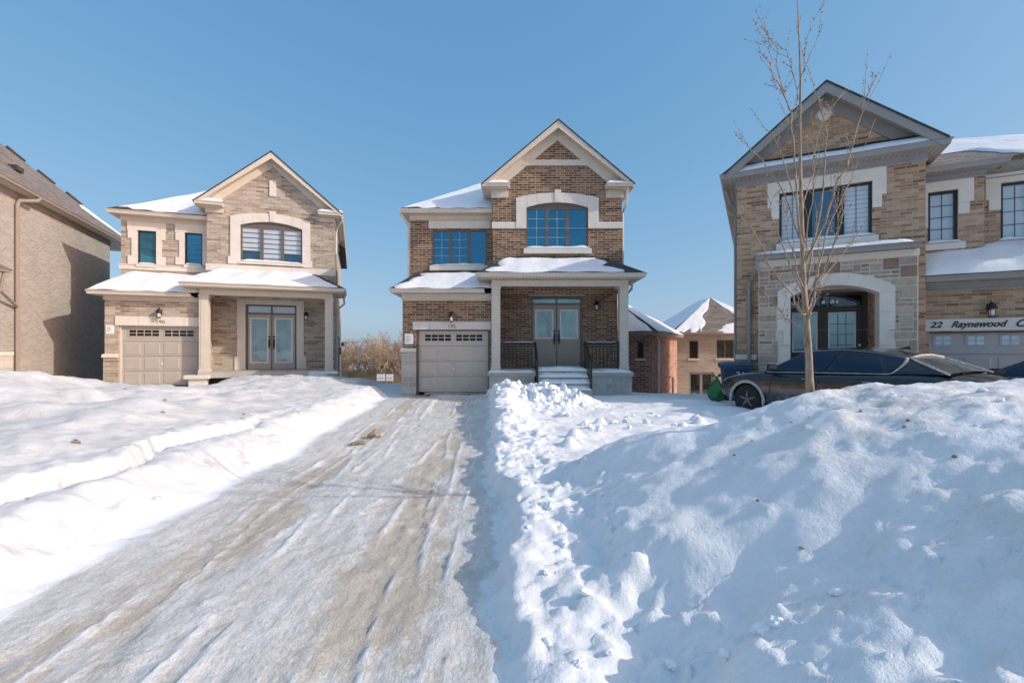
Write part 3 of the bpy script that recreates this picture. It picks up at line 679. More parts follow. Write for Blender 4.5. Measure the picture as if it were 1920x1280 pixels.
    # eave returns
    for sgn in (-1, 1):
        e_ = uc + sgn * (hw + .08); i_ = uc + sgn * (hw - P['ret']); wl_ = B0 if sgn < 0 else B1; vend = 3.2 if sgn < 0 else 10.0
        path = [(e_, vend), (e_, vf - .02), (i_, vf - .02), (i_, vb)] if sgn < 0 else [(i_, vb), (i_, vf - .02), (e_, vf - .02), (e_, vend)]
        MB().sweep(path, gutter_prof(ze)).build('eave_return', M['trim'], h)
        x0, x1 = sorted((e_ - sgn * .13, i_ + sgn * .13)); y0, y1 = sorted((e_ - sgn * .13, wl_ + sgn * .002))
        MB().box(x0, x1, vf + .11, vb - .002, zret - .03, zret + .01).box(y0, y1, vb, vend, zret - .03, zret + .01).build('return_soffit', M['soffit'], h)
        x0, x1 = sorted((wl_, i_ + sgn * .06))
        frieze(h, [(x0, vb + 2), (x0, vb), (x1, vb)] if sgn < 0 else [(x0, vb), (x1, vb), (x1, vb + 6)], zfr, zret - .032, M['trim'], 'return_frieze', .045)
        x0, x1 = sorted((e_, i_)); q = [(x0 + .03, vf, ze - .005), (x1 - .03, vf, ze - .005), (x1 - .03, vb, ze + .16), (x0 + .03, vb, ze + .16)]
        rp = MB().poly(*q).build('return_roof', M['shingle'], h)
        mb = MB(); snow_patch(mb, q, .09, (.02, .02, .02, .02), seed=sgn + B0, n=16, m=6); mb.build('roof_snow', M['snow_roof'], rp, smooth=True)
    # arched bay window and its stone surround
    s0, s1, sz0, szs, szt = P['bsur']
    sr = MB(); sr.panel(arch(s0, s1, sz0, szs, szt), [arch(w0, w1, sz0 + .001, wz1, wzt)], vb - .045, .05, True)
    sr.prism([(uc - .09 + P['kx'], wzt + .01), (uc + .09 + P['kx'], wzt + .01), (uc + .12 + P['kx'], szt + .1), (uc - .12 + P['kx'], szt + .1)], vb - .075, vb - .046)
    sr.build('window_surround', M['precast'], h)
    for k in (-3, -2, 2, 3):                       # joints between the arch stones
        u = uc + k * (s1 - s0) / 8.5; zc_ = lambda q, zs_, zt_, hw_: zt_ - (zt_ - zs_) * ((q - uc) / hw_) ** 2
        lo_, hi_ = zc_(u, wz1, wzt, (w1 - w0) / 2), zc_(u + k * .03, szs, szt, (s1 - s0) / 2)
        MB().poly((u - .006, vb - .0475, lo_), (u + .006, vb - .0475, lo_), (u + .006 + k * .03, vb - .0475, hi_), (u - .006 + k * .03, vb - .0475, hi_)).build('stone_joint', M['concrete'], h)
    window(h, w0, w1, wz0, wz1, vb, 3, M['frame_brown'], M['glass_blue'] if dark else M['glass_clear'], (2, 4) if dark else None, zt=wzt, bar=.06, mullion=.12,
           blind=None if dark else zebra_blind([.3, 0.0, .27], .2))
    if dark:
        stone_head(h, B0 - .03, s0 - .003, P['band'][0], P['band'][1], vb, name='stone_band'); stone_head(h, s1 + .003, B1 + .03, P['band'][0], P['band'][1], vb, name='stone_band')
        sill(h, w0 - .1, w1 + .12, wz0 - .22, wz0 - .03, vb)
        MB().prism([(uc - 1.05, 8.34), (uc + 1.05, 8.34), (uc + 1.27, 8.12), (uc - 1.27, 8.12)], vb - .052, vb - .042).build('gable_band', M['trim'], h)
    else:
        stone_head(h, B0 - .03, B1 + .03, P['band'][0], P['band'][1], vb, (s0, s1), name='stone_band')
        for a in (s0, s1 - .24): MB().box(a - .08 if a == s0 else a, a + .24 if a == s0 else a + .32, vb - .048, vb - .046 + .04, sz0 - .01, sz0 + .3).build('quoin', M['precast'], h)
        sill(h, w0 - .06, w1 + .06, wz0 - .1, wz0 - .002, vb)
        MB().box(uc - .12, uc + .12, vb - .04, vb + .02, 7.72, 8.36).build('gable_keystone', M['precast'], h)
    # upper left windows
    if dark:
        a, b_, c, d = wl[0]
        window(h, a, b_, c, d, vu, 3, M['frame_brown'], M['glass_blue'], (2, 4), bar=.055, mullion=.12)
        stone_head(h, a - .14, b_ + .14, d + .06, d + .34, vu, (a + .5,)); sill(h, a - .1, b_ + .05, c - .22, c - .04, vu)
    else:
        for a, b_, c, d in wl:
            window(h, a, b_, c, d, vu, 1, M['frame_black'], M['glass_teal'], (1, 6), bar=.05, munmat=M['frame_brown'], name='narrow_window')
            x1_ = min(b_ + .32, B0 - .01); sb = MB()
            sb.box(a - .32, x1_, vu - .035, vu + .02, d + .003, d + .33)
            for q0, q1 in ((a - .30, a - .003), (b_ + .003, min(b_ + .30, B0 - .01))):
                lft = q0 < a - .1
                for k, (y0, y1, wd) in enumerate(((d - .32, d, .30), (d - .98, d - .323, .18), (c - .0, d - .983, .30))):
                    if lft: sb.box(q1 - wd, q1, vu - .035, vu + .02, y0, y1)
                    else: sb.box(q0, min(q0 + wd, B0 - .01), vu - .035, vu + .02, y0, y1)
            sb.build('window_surround', M['precast'], h)
            sill(h, a - .03, b_ + .03, c - .1, c - .002, vu)
        stone_head(h, -.06, B0, c - .27, c - .12, vu, name='stone_band')
        MB().sweep([(0, D), (0, vu), (B0 - .01, vu)], [(.02, c - .12), (.05, c - .1), (.05, c - .07), (0, c - .07), (0, c - .12)]).build('band_cap', M['precast'], h)
    return h

# grey ashlar for the foot of the dark house's pier
M['stone_grey'] = brick('grey_ashlar', [(0.50, 0.465, 0.42), (0.56, 0.525, 0.47), (0.46, 0.43, 0.39), (0.60, 0.56, 0.51)], (0.60, 0.56, 0.51), bw=.42, bh=.19, ms=.016)

dark_house = narrow_house((-3.8, 15.8, 0), 0, 'two-storey dark brown brick house with black porch railings, at the end of the driveway', M['brick_dark'], dict(
    dark=True, bay=(3.10, 7.77), zg=.02, gdoor=(.54, 2.96, 2.15), lint=(.36, 3.06, 2.19, 2.46, (.95, 2.45)), num='195', lamp=(1.71, 2.66), foot=1.42,
    paper=(.08, .37, 1.69, 2.04), upper=[(.83, 2.86, 4.66, 5.96)], bwin=(4.32, 6.55, 5.17, 6.62, 6.80), bsur=(3.95, 6.93, 5.87, 6.97, 7.15), kx=.02, band=(5.87, 6.10),
    door=(4.53, 6.46, 3.19, 3.52), door_z0=.83, lite=(1.95, 2.96), lamp2=(6.98, 3.2), zp=4.03, zpt=4.84, zgr=3.55, frz=.0, zgt=4.40, zm=0, za=9.63, ze=7.39, zfr=6.97, hw=2.67, ret=.97, gfr=.42,
    snowth=.09, pins=(.08, .13, .03, .12), gins=(.08, 0, .02, .1), mins=(.02, .0, .02, .02)))
light_house = narrow_house((-14.5, 16.2, 0), 19, 'two-storey pale beige brick house in sun, with white-framed double door and snow-covered porch roof', M['brick_light'], dict(
    dark=False, bay=(2.95, 7.58), zg=.17, gdoor=(.46, 2.86, 2.34), lint=(.31, 2.95, 2.37, 2.70, (1.0, 2.4)), num='190', numdx=.04, lamp=(1.66, 2.86), foot=1.22,
    paper=(.04, .27, 2.06, 2.36), upper=[(.52, 1.12, 4.78, 6.08), (2.06, 2.66, 4.84, 6.12)], bwin=(4.10, 6.36, 5.02, 6.46, 6.66), bsur=(3.76, 6.66, 4.90, 6.80, 7.0), kx=.0, band=(4.60, 4.86),
    door=(4.13, 6.05, 2.97, 3.38), door_z0=.66, lite=(.98, 2.78), lamp2=(6.44, 2.98), door_surround=(3.82, 6.34, 0), zp=3.92, zpt=4.64, zgr=3.56, frz=.08, zgt=4.44, zm=.1, za=9.42, ze=7.2, zfr=6.86, hw=2.63, ret=.95, gfr=.34,
    snowth=.15, pins=(.0, .07, .02, .0), gins=(.0, 0, .02, .0), mins=(.05, .0, .04, .02)))

# ------------------------------------------------------------------ porch front of the dark house: piers, steps, railings
h = dark_house
for a, b_, sh in ((3.03, 4.56, .10), (6.44, 7.83, .13)):
    MB().box(a, b_, -.52, -.03, -.8, .60).build('porch_pier', M['stone_grey'], h)
    cp = MB().box(a - .05, b_ + .05, -.58, -.05, .602, .70).build('pier_coping', M['concrete'], h, bevel=.012)
    mb = MB(); snow_patch(mb, [(a - .06, -.60, .70), (b_ + .06, -.60, .70), (b_ + .06, -.06, .72), (a - .06, -.06, .72)], sh, (0, 0, 0, 0), seed=a, n=24, m=10)
    mb.build('coping_snow', M['snow_roof'], cp, smooth=True)
for k in range(4):
    zt = .80 - k * .19; v1 = -.43 - k * .28
    st = MB().box(4.66, 6.32, v1 - .28, v1 - .002 if k else -.425, -.8, zt - .03).build('step', M['concrete'], h, bevel=.01)
    mb = MB(); snow_patch(mb, [(4.67, v1 - .30, zt - .03), (6.31, v1 - .30, zt - .03), (6.31, v1, zt + .04), (4.67, v1, zt + .03)], .11, (0, 0, 0, 0), seed=k, n=26, m=8)
    mb.build('step_snow', M['snow_roof'], st, smooth=True)
mb = MB(); snow_patch(mb, [(4.6, -.40, .83), (6.3, -.40, .83), (6.3, .9, .83), (4.6, .9, .83)], .07, (0, 0, 0, .1), seed=4.4, n=26, m=10); mb.build('porch_snow', M['snow_roof'], h, smooth=True)
for a, b_ in ((3.42, 4.60), (6.30, 7.44)):
    mb = MB(); v = -.22
    for u in (a, b_): mb.box(u - .035, u + .035, v - .035, v + .035, .70, 1.78)
    mb.box(a + .036, b_ - .036, v - .03, v + .03, 1.66, 1.73).box(a + .036, b_ - .036, v - .02, v + .02, 1.585, 1.62).box(a + .036, b_ - .036, v - .02, v + .02, .87, .91)
    n = 9
    for i in range(1, n): u = a + (b_ - a) * i / n; mb.box(u - .010, u + .010, v - .010, v + .010, .912, 1.583)
    rl = mb.build('railing', M['black'], h)
    mb = MB(); snow_patch(mb, [(a + .05, v - .03, 1.735), (b_ - .05, v - .03, 1.735), (b_ - .05, v + .03, 1.735), (a + .05, v + .03, 1.735)], .025, (0, 0, 0, 0), seed=b_, n=20, m=4); mb.build('railing_snow', M['snow_roof'], rl, smooth=True)
for u in (4.60, 6.30):
    mb = MB(); q0, q1 = (u, -.26, 1.70), (u, -1.42, 1.13)
    mb.tube([q0, q1], .035, 6); mb.box(u - .03, u + .03, -1.45, -1.39, -.2, 1.22); mb.tube([(u, -.26, .95), (u, -1.42, .42)], .018, 6)
    for k in range(1, 7): t = k / 7; mb.tube([(u, -.26 - 1.16 * t, .95 - .53 * t), (u, -.26 - 1.16 * t, 1.70 - .57 * t)], .009, 5)
    mb.build('handrail', M['black'], h)
downspout(h, [(7.95, -.1, 3.9), (7.98, .1, 3.62), (7.86, .5, 3.4), (7.86, .5, -.3)], M['trim'])
downspout(h, [(7.9, .3, 7.25), (7.9, .6, 6.7), (7.86, .9, 6.5), (7.86, .9, 4.2)], M['trim'])
downspout(h, [(-.3, .9, 6.5), (-.12, 1.1, 6.2), (-.06, 1.25, 6.1), (-.06, 1.25, 3.7)], M['trim'])
h = light_house
downspout(h, [(7.93, .3, 7.02), (7.90, .45, 6.86), (7.70, .80, 6.65), (7.66, .85, 6.5), (7.66, .85, 5.6), (7.66, 1.4, 4.9), (7.66, 1.9, 4.1)], M['trim'])
downspout(h, [(7.95, 1.2, 3.85), (7.98, 1.35, 3.5), (7.72, 1.5, 3.3), (7.66, 1.6, 3.2), (7.66, 1.6, -.2)], M['trim'])
MB().box(2.55, 3.35, -.62, -.03, .42, .56).box(2.68, 3.22, -.52, -.1, -.3, .418).build('column_base', M['precast'], h, bevel=.012)
MB().box(6.7, 7.75, -.58, -.03, -.4, .52).build('porch_pier', M['brick_light'], h)
mb = MB(); snow_patch(mb, [(6.65, -.62, .52), (7.8, -.62, .52), (7.8, 0, .54), (6.65, 0, .54)], .12, (0, 0, 0, 0), seed=1, n=20, m=8); mb.build('coping_snow', M['snow_roof'], h, smooth=True)
mt = MB(); mt.box(7.6, 7.82, 2.6, 2.95, 1.25, 1.6); mt.lathe([(.10, 0), (.10, .12)], (7.82, 2.78, 1.75), 14, 'x'); mt.tube([(7.7, 2.7, 1.25), (7.7, 2.7, -.1)], .03, 6); mt.tube([(7.72, 2.9, 1.6), (7.7, 2.95, 2.1), (7.64, 2.95, 2.1)], .025, 6)
mt.build('utility_meter', M['trim_grey'], h)

# ------------------------------------------------------------------ brown brick house with the stone porch, right
h = empty('house', (6.37, 12.9, 0), R(-28), 'large two-storey brown brick house with grey gable, arched stone porch and lettered garage', 'house', 'brick houses facing the driveway')
bm = M['brick_brown']; BW = 4.09; TG = M['trim_grey']; D = 11.0
w0, w1, wz0, wz1 = 1.04, 3.06, 4.39, 5.74
MB().panel([(0, -.8), (BW, -.8), (BW, 6.6), (2.05, 8.05), (0, 6.6)], [rect(1.05, 3.32, -.79, 3.2), rect(w0, w1, wz0, wz1)], 0, .16).build('bay_wall', bm, h)
MB().box(.004, .2, .004, D, -.8, 6.2).build('side_wall', bm, h)
MB().box(BW - .2, BW - .004, .004, 3, -.8, 6.2).build('bay_side_wall', bm, h)
MB().box(.2, 9, D - .2, D, -.8, 6.0).build('rear_wall', bm, h)
MB().box(-.03, .5, -.035, .15, 1.22, 1.36).build('stone_band', M['precast_grey'], h)
# window with its blinds and stone frame
def slat_blind(f, i, a, b_, c, d, v):
    if i == 1:
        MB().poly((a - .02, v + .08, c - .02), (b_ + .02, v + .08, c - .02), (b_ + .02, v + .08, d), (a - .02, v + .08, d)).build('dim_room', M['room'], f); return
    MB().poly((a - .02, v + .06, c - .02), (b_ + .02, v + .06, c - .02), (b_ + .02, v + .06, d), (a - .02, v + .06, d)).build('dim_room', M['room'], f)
    g = MB(); z = d
    while z > c + .03:
        z2 = max(c, z - .115); g.poly((a, v + .02, z2 + .014), (b_, v + .02, z2 + .014), (b_, v, z), (a, v, z)); z = z2
    g.build('blind', M['room_light'], f)
    MB().box((a + b_) / 2 - .008, (a + b_) / 2 + .008, v - .012, v - .004, c, d).build('blind_cord', M['room'], f)
window(h, w0, w1, wz0, wz1, 0, 3, M['frame_black'], M['glass_clear'], None, bar=.06, mullion=.19, blind=slat_blind)
sb = MB(); sb.box(.76, 2.2, -.035, .02, wz1 + .003, 6.05).box(2.208, 3.34, -.035, .02, wz1 + .003, 6.05)
for q, s_ in ((w0, -1), (w1, 1)):
    for y0, y1, wd in ((5.37, wz1, .28), (5.06, 5.366, .19)):
        a, b_ = sorted((q + s_ * .003, q + s_ * wd)); sb.box(a, b_, -.035, .02, y0, y1)
sb.build('window_surround', M['precast'], h)
sill(h, w0 - .08, w1 + .12, wz0 - .2, wz0 - .02, 0)
# cornice, pent roof and gable over the bay
el, er, ev, ze = -.42, 4.47, -.47, 6.36
MB().sweep([(el, D), (el, ev), (er, ev), (er, 2.6)], gutter_prof(ze)).build('gutter', TG, h)
MB().box(el + .13, er - .13, ev + .13, -.002, ze - .125, ze - .09).box(el + .13, -.002, 0, D, ze - .125, ze - .09).box(BW + .002, er - .13, 0, 2.6, ze - .125, ze - .09).build('soffit', M['soffit_grey'], h)
frieze(h, [(0, D), (0, 0), (BW, 0), (BW, 2)], 6.055, ze - .127, M['trim_blue'])
q = [(el + .02, ev + .02, ze), (er - .02, ev + .02, ze), (er - .3, -.005, ze + .36), (el + .3, -.005, ze + .36)]
pr_ = MB().poly(*q).build('pent_roof', M['shingle'], h)
mb = MB(); snow_patch(mb, q, .06, (.05, .04, .02, .46), seed=6, n=40, m=8); mb.build('roof_snow', M['snow_roof'], pr_, smooth=True)
uc, za, hw, vf = 2.05, 8.32, 2.34, -.47
sl_ = 1.93 / 2.34; ln = lambda u, dz: za - dz - sl_ * abs(u - uc)
rf = MB(); rk = MB(); s2 = MB(); fz = MB()
for s_, e_ in ((-1, uc - hw), (1, uc + hw)):
    rf.add([(uc, vf - .03, za), (e_, vf - .03, ln(e_, 0)), (e_, 6, ln(e_, 0)), (uc, 6, za), (uc, vf - .03, za - .045), (e_, vf - .03, ln(e_, .045)), (e_, 6, ln(e_, .045)), (uc, 6, za - .045)], [(0, 1, 2, 3), (4, 7, 6, 5), (0, 4, 5, 1), (1, 5, 6, 2)])
    rk.prism([(uc, za - .05), (e_, ln(e_, .05)), (e_ - s_ * .1, ln(e_ - s_ * .1, .27)), (uc, za - .30)], vf, vf + .05)
    s2.poly((uc, vf + .05, za - .16), (e_, vf + .05, ln(e_, .16)), (e_, -.001, ln(e_, .16)), (uc, -.001, za - .16))
    lim = uc + s_ * 1.86
    fz.prism([(uc, za - .165), (lim, ln(lim, .165)), (lim - s_ * .3, ln(lim - s_ * .3, .165 + .33)), (uc, za - .165 - .33)], -.045, -.001)
rf.build('gable_roof', M['shingle'], h); rk.build('rake_board', TG, h); s2.build('gable_soffit', M['soffit_grey'], h); fz.build('gable_frieze', TG, h)
MB().prism([(uc, 7.44), (uc + .2, 7.64), (uc, 7.86), (uc - .2, 7.64)], -.04, -.002).build('gable_keystone', M['precast'], h)
# stone porch
u0, u1, vs_ = .54, 3.83, -.5
ai0, ai1, asp, acr = 1.27, 3.10, 2.87, 3.11
ao0, ao1, osp, ocr = .98, 3.40, 3.02, 3.41
MB().panel(rect(u0, u1, -.8, 3.86), [arch(ai0, ai1, -.79, asp, acr)], vs_, .45).box(u0, u0 + .3, vs_ + .004, -.002, -.8, 3.855).box(u1 - .3, u1, vs_ + .004, -.002, -.8, 3.855).build('porch_wall', M['mortar'], h)
MB().box(u0 - .02, u1 + .02, vs_ - .03, vs_ + .1, 3.70, 3.864).build('stone_band', M['precast'], h)
mb = MB(); tints = []
rs = random.Random(12); ux, uz = .082, .098; nx, nz = int((u1 - u0) / ux), 45; occ = set(); hr = (ao1 - ao0) / 2
zbase = 3.695 - nz * uz
for j in range(nz):
    for i in range(nx):
        if (i, j) in occ: continue
        wd = rs.choice([2, 3, 3, 4, 5, 6]); ht = rs.choice([1, 1, 2, 2, 3])
        ht = min(ht, nz - j)
        wd = min(wd, nx - i)
        while any((i + k, j) in occ for k in range(wd)): wd -= 1
        while any((i + k, j + l) in occ for k in range(wd) for l in range(ht)): ht -= 1
        for k in range(wd):
            for l in range(ht): occ.add((i + k, j + l))
        a, b_ = u0 + i * ux, u0 + (i + wd) * ux; c, d = zbase + j * uz, zbase + (j + ht) * uz
        mid = (c + d) / 2
        if d < osp + .05:                      # beside the opening: stop at the stone frame
            if a < ao0 + .02 < b_: b_ = ao0 + .02
            if a < ao1 - .02 < b_: a = ao1 - .02
            if a >= ao0 + .02 - 1e-6 and b_ <= ao1 - .02 + 1e-6 and not (a < ao0 or b_ > ao1): continue
        else:
            um = (a + b_) / 2; zarc = osp + (ocr - osp) * (1 - ((um - uc - .14) / hr) ** 2) if abs(um - 2.19) < hr else -9
            if abs(um - 2.19) < hr and c < zarc - .12: continue
        if b_ - a < .05: continue
        g = .015; pr = rs.uniform(.010, .026)
        mb.box(a + g, b_ - g, vs_ - pr, vs_ + .02, c + g, d - g); tints += [rs.random()] * 6
m, nt, b = mat('ashlar_blocks')
at = nt.nodes.new('ShaderNodeAttribute'); at.attribute_name = 'tint'
c = ramp(nt, at.outputs['Fac'], [(0, (0.37, 0.295, 0.225)), (.2, (0.46, 0.385, 0.305)), (.4, (0.28, 0.20, 0.145)), (.6, (0.36, 0.315, 0.265)), (.8, (0.51, 0.425, 0.33)), (.9, (0.29, 0.25, 0.205))], 'CONSTANT')
o = coord(nt); c = mix(nt, .6, c, ramp(nt, noise(nt, 9, o, 6, .65), [(.3, (.65, .65, .66)), (.7, (1.25, 1.24, 1.22))]), 'MULTIPLY')
nt.links.new(c, b.inputs['Base Color']); b.inputs['Roughness'].default_value = .92; bump(nt, b, noise(nt, 14, o, 6, .7), .6, .02)
so_ = mb.build('stone_cladding', m, h)
af = so_.data.attributes.new('tint', 'FLOAT', 'FACE'); af.data.foreach_set('value', tints)
sr = MB(); sr.panel(arch(ao0, ao1, 1.98, osp, ocr), [arch(ai0, ai1, 1.981, asp, acr)], vs_ - .05, .06, True); sr.build('arch_surround', M['precast'], h)
for a, b_ in ((ai0 - .16, ai0 - .002), (ai1 + .002, ai1 + .18)): MB().box(a, b_, vs_ - .049, vs_ + .01, 1.62, 1.978).build('quoin', M['precast'], h)
for k in (-2, -1, 1, 2):
    a = k * .30; x0, x1 = 2.19 + a * .82, 2.19 + a * 1.08; MB().poly((x0 - .005, vs_ - .052, acr - .05 * abs(k)), (x0 + .005, vs_ - .052, acr - .05 * abs(k)), (x1 + .005, vs_ - .052, ocr - .055 * abs(k)), (x1 - .005, vs_ - .052, ocr - .055 * abs(k))).build('stone_joint', M['concrete'], h)
for a, b_ in ((ao0, ai0), (ai1, ao1)):
    for zz in (2.88, 2.40): MB().poly((a, vs_ - .052, zz), (b_, vs_ - .052, zz), (b_, vs_ - .052, zz + .01), (a, vs_ - .052, zz + .01)).build('stone_joint', M['concrete'], h)
MB().box(1.0, 1.24, .164, .96, -.8, 3.2).box(3.12, 3.4, .164, .96, -.8, 3.2).build('porch_side_wall', bm, h)
MB().box(1.25, 3.11, -.04, .96, 3.06, 3.09).build('porch_ceiling', M['soffit'], h)
MB().box(1.0, 3.4, -.48, .9, -.6, .12).build('porch_floor', M['concrete'], h)
fr = MB(); fr.panel(rect(1.25, 3.11, .12, 3.055), [rect(1.33, 2.05, .35, 2.6), rect(2.13, 3.0, .2, 2.6), rect(1.33, 2.05, 2.68, 2.98), rect(2.13, 3.0, 2.68, 2.98)], .80, .08); df = fr.build('door_frame', M['door_dark'], h)
for a, b_ in ((1.33, 2.05), (2.13, 3.0)): MB().poly((a, .84, 2.68), (b_, .84, 2.68), (b_, .84, 2.98), (a, .84, 2.98)).build('transom_pane', M['glass_dark'], df)
sd_ = MB().box(1.335, 2.045, .83, .87, .36, 2.595).build('sidelight', M['door_dark'], h)
MB().panel(rect(1.385, 1.995, 1.42, 2.55), [rect(1.43, 1.95, 1.465, 2.505)], .815, .014, True).build('pane_frame', M['white'], sd_)
MB().poly((1.43, .825, 1.465), (1.95, .825, 1.465), (1.95, .825, 2.505), (1.43, .825, 2.505)).build('pane', M['glass_pale'], sd_)
mb = MB(); rs = random.Random(2)
for k in range(26):
    x, z = rs.uniform(1.47, 1.91), rs.uniform(1.5, 2.47); mb.tube([(x, .82, z), (x + rs.uniform(-.06, .06), .82, z + rs.uniform(.03, .09)), (x + rs.uniform(-.1, .1), .82, z + rs.uniform(-.05, .1))], .0045, 4)
mb.build('etched_pattern', M['ink_soft'], sd_)
dl = MB().box(2.135, 2.995, .83, .87, .21, 2.595).build('front_door', M['door_dark'], h)
MB().panel(rect(2.24, 2.86, 1.30, 2.52), [rect(2.275, 2.825, 1.335, 2.485)], .815, .014, True).build('pane_frame', M['white'], dl)
MB().poly((2.275, .825, 1.335), (2.825, .825, 1.335), (2.825, .825, 2.485), (2.275, .825, 2.485)).build('pane', M['glass_pale'], dl)
g = MB()
for k in (1, 2): g.box(2.275 + .55 * k / 3 - .007, 2.275 + .55 * k / 3 + .007, .817, .824, 1.335, 2.485)
for k in (1, 2, 3): g.box(2.275, 2.825, .8175, .8235, 1.335 + 1.15 * k / 4 - .007, 1.335 + 1.15 * k / 4 + .007)
g.build('glazing_bar', M['frame_black'], dl)
MB().box(2.90, 2.96, .80, .829, 1.2, 1.55).lathe([(.03, 0), (.036, -.05), (.02, -.07)], (2.93, .80, 1.62), 10, 'y').build('handle', M['white'], dl)
lt = MB(); lt.tube([(2.19, .15, 3.06), (2.19, .15, 2.72)], .008, 5)
for k in range(5):
    a = k * 1.256; lt.tube([(2.19, .15, 2.72), (2.19 + .12 * math.cos(a), .15 + .12 * math.sin(a), 2.64), (2.19 + .17 * math.cos(a), .15 + .17 * math.sin(a), 2.70)], .008, 5)
pl_ = lt.build('pendant_lamp', M['black'], h)
g = MB()
for k in range(5): a = k * 1.256; g.lathe([(.012, .0), (.03, .03), (.025, .08)], (2.19 + .17 * math.cos(a), .15 + .17 * math.sin(a), 2.705), 8)
g.build('lamp_glass', M['lamp_glass'], pl_)
# shed roof over the porch
MB().sweep([(u0 - .1, -.01), (u0 - .1, -.85), (u1 + .0, -.85), (u1 + .0, -.01)], gutter_prof(3.97)).build('porch_gutter', TG, h)
MB().box(u0 + .03, u1 - .13, -.72, vs_ - .032, 3.872, 3.90).build('porch_soffit', M['soffit_grey'], h)
q = [(u0 - .08, -.83, 3.97), (u1 - .02, -.83, 3.97), (u1 - .02, -.005, 4.13), (u0 - .08, -.005, 4.13)]
pr_ = MB().poly(*q).build('porch_roof', M['shingle'], h)
mb = MB(); snow_patch(mb, q, .085, (.02, .02, .03, .0), seed=7, n=40, m=10); mb.build('roof_snow', M['snow_roof'], pr_, smooth=True)
downspout(h, [(u0 - .04, -.74, 3.85), (u0 - .04, -.70, 3.62), (u0 - .2, -.12, 3.40), (.31, -.07, 3.28), (.31, -.07, -.4)], TG)
downspout(h, [(-.3, .4, 6.2), (-.2, .6, 5.9), (-.06, .9, 5.75), (-.06, .9, 0)], TG)
# garage wing
gz = .4; g1_ = 9.2
MB().panel(rect(BW, g1_, -.8, 3.1), [rect(4.25, 9.05, -.79, 1.93)], gz, .15).build('garage_wall', bm, h)
garage_door(h, 4.27, 9.03, -.22, 1.92, gz + .1, 8, M['door_slate'], M['garage_glass_pale'], [(4.38 + k * .595, 4.38 + k * .595 + .31, 2) for k in range(8)], (1.60, 1.83))
MB().box(4.255, 9.04, gz + .02, gz + .09, 1.90, 1.928).build('door_jamb', M['frame_black'], h)
stone_head(h, BW + .002, g1_ - .2, 1.955, 2.235, gz, (), 'address_lintel', M['precast_grey'])
lettering('street_lettering', '22', .20, (4.37, gz - .036, 2.095), M['ink'], h, shear=.28, offset=.004, sx=1.12)
lettering('street_lettering', 'Raynewood', .215, (5.12, gz - .036, 2.10), M['ink'], h, shear=.42, offset=.005, sx=.92)
lettering('street_lettering', 'Cr', .235, (5.88, gz - .036, 2.10), M['ink'], h, shear=.42, offset=.005, sx=1.0)
wall_lamp(h, 5.34, 2.47, gz, 1.0)
frieze(h, [(BW + .01, gz), (g1_, gz)], 2.93, 3.11, M['trim_blue'])
MB().sweep([(BW + .004, gz - .45), (g1_ + .4, gz - .45)], gutter_prof(3.25)).build('garage_gutter', TG, h)
MB().box(BW + .005, g1_, gz - .32, gz - .002, 3.125, 3.16).build('garage_soffit', M['soffit_grey'], h)
MB().panel(rect(BW, 5.42, 3.2, 5.93), [rect(4.36, 4.93, 4.2, 5.5)], .9, .14).build('wall', bm, h)
MB().panel(rect(5.40, g1_, 3.2, 5.92), [rect(5.84, 6.9, 4.2, 5.62)], 1.3, .14).box(5.25, 5.418, .904, 1.4, 3.2, 5.905).build('wall', bm, h)
q = [(BW + .006, gz - .43, 3.25), (g1_ + .4, gz - .43, 3.25), (g1_ + .4, 1.295, 4.12), (BW + .006, 1.295, 4.12)]
gro = MB().poly(*q).build('garage_roof', M['shingle'], h)
mb = MB(); snow_patch(mb, q, .16, (.0, .0, .02, .0), seed=9, n=44, m=12, wob=0.03); mb.build('roof_snow', M['snow_roof'], gro, smooth=True)
def pale_blind(f, i, a, b_, c, d, v):
    MB().poly((a - .02, v + .03, c - .02), (b_ + .02, v + .03, c - .02), (b_ + .02, v + .03, d), (a - .02, v + .03, d)).build('blind', M['room_light'], f)
window(h, 4.36, 4.93, 4.2, 5.5, .9, 1, M['frame_black'], M['glass_clear'], (2, 4), bar=.06, blind=pale_blind, munmat=M['room'])
window(h, 5.84, 6.9, 4.2, 5.62, 1.3, 2, M['frame_black'], M['glass_clear'], (2, 4), bar=.06, blind=pale_blind, munmat=M['room'])
sb = MB(); sb.box(BW + .004, 5.22, .865, .92, 5.503, 5.74).box(4.933, 5.22, .865, .92, 5.17, 5.50).box(4.933, 5.14, .865, .92, 4.88, 5.167).box(BW + .004, 4.357, .865, .92, 4.6, 5.50)
sb.box(5.56, 7.2, 1.265, 1.32, 5.623, 5.86).box(5.56, 5.837, 1.265, 1.32, 5.24, 5.62).box(5.62, 5.837, 1.265, 1.32, 4.97, 5.237).build('window_surround', M['precast'], h)
sill(h, 4.26, 5.06, 4.02, 4.18, .9); sill(h, 5.72, 7.05, 4.02, 4.18, 1.3)
MB().sweep([(BW + .012, .46), (5.78, .46), (5.78, 1.0)], gutter_prof(6.03)).build('gutter', TG, h)
MB().sweep([(5.55, .87), (g1_ + .4, .87)], gutter_prof(6.03)).build('gutter', TG, h)
MB().box(BW + .005, 5.66, .59, .898, 5.91, 5.94).box(5.42, 5.66, .898, 1.0, 5.91, 5.938).box(5.42, g1_ + .3, 1.0, 1.298, 5.905, 5.935).build('soffit', M['soffit_grey'], h)
frieze(h, [(BW + .005, .9), (5.42, .9), (5.42, 1.29)], 5.745, 5.905, M['trim_blue']); frieze(h, [(5.46, 1.3), (g1_, 1.3)], 5.745, 5.902, M['trim_blue'])
q = [(BW + .2, .48, 6.03), (9.7, .48, 6.03), (4.9, 4.6, 8.1), (3.9, 4.6, 8.1)]
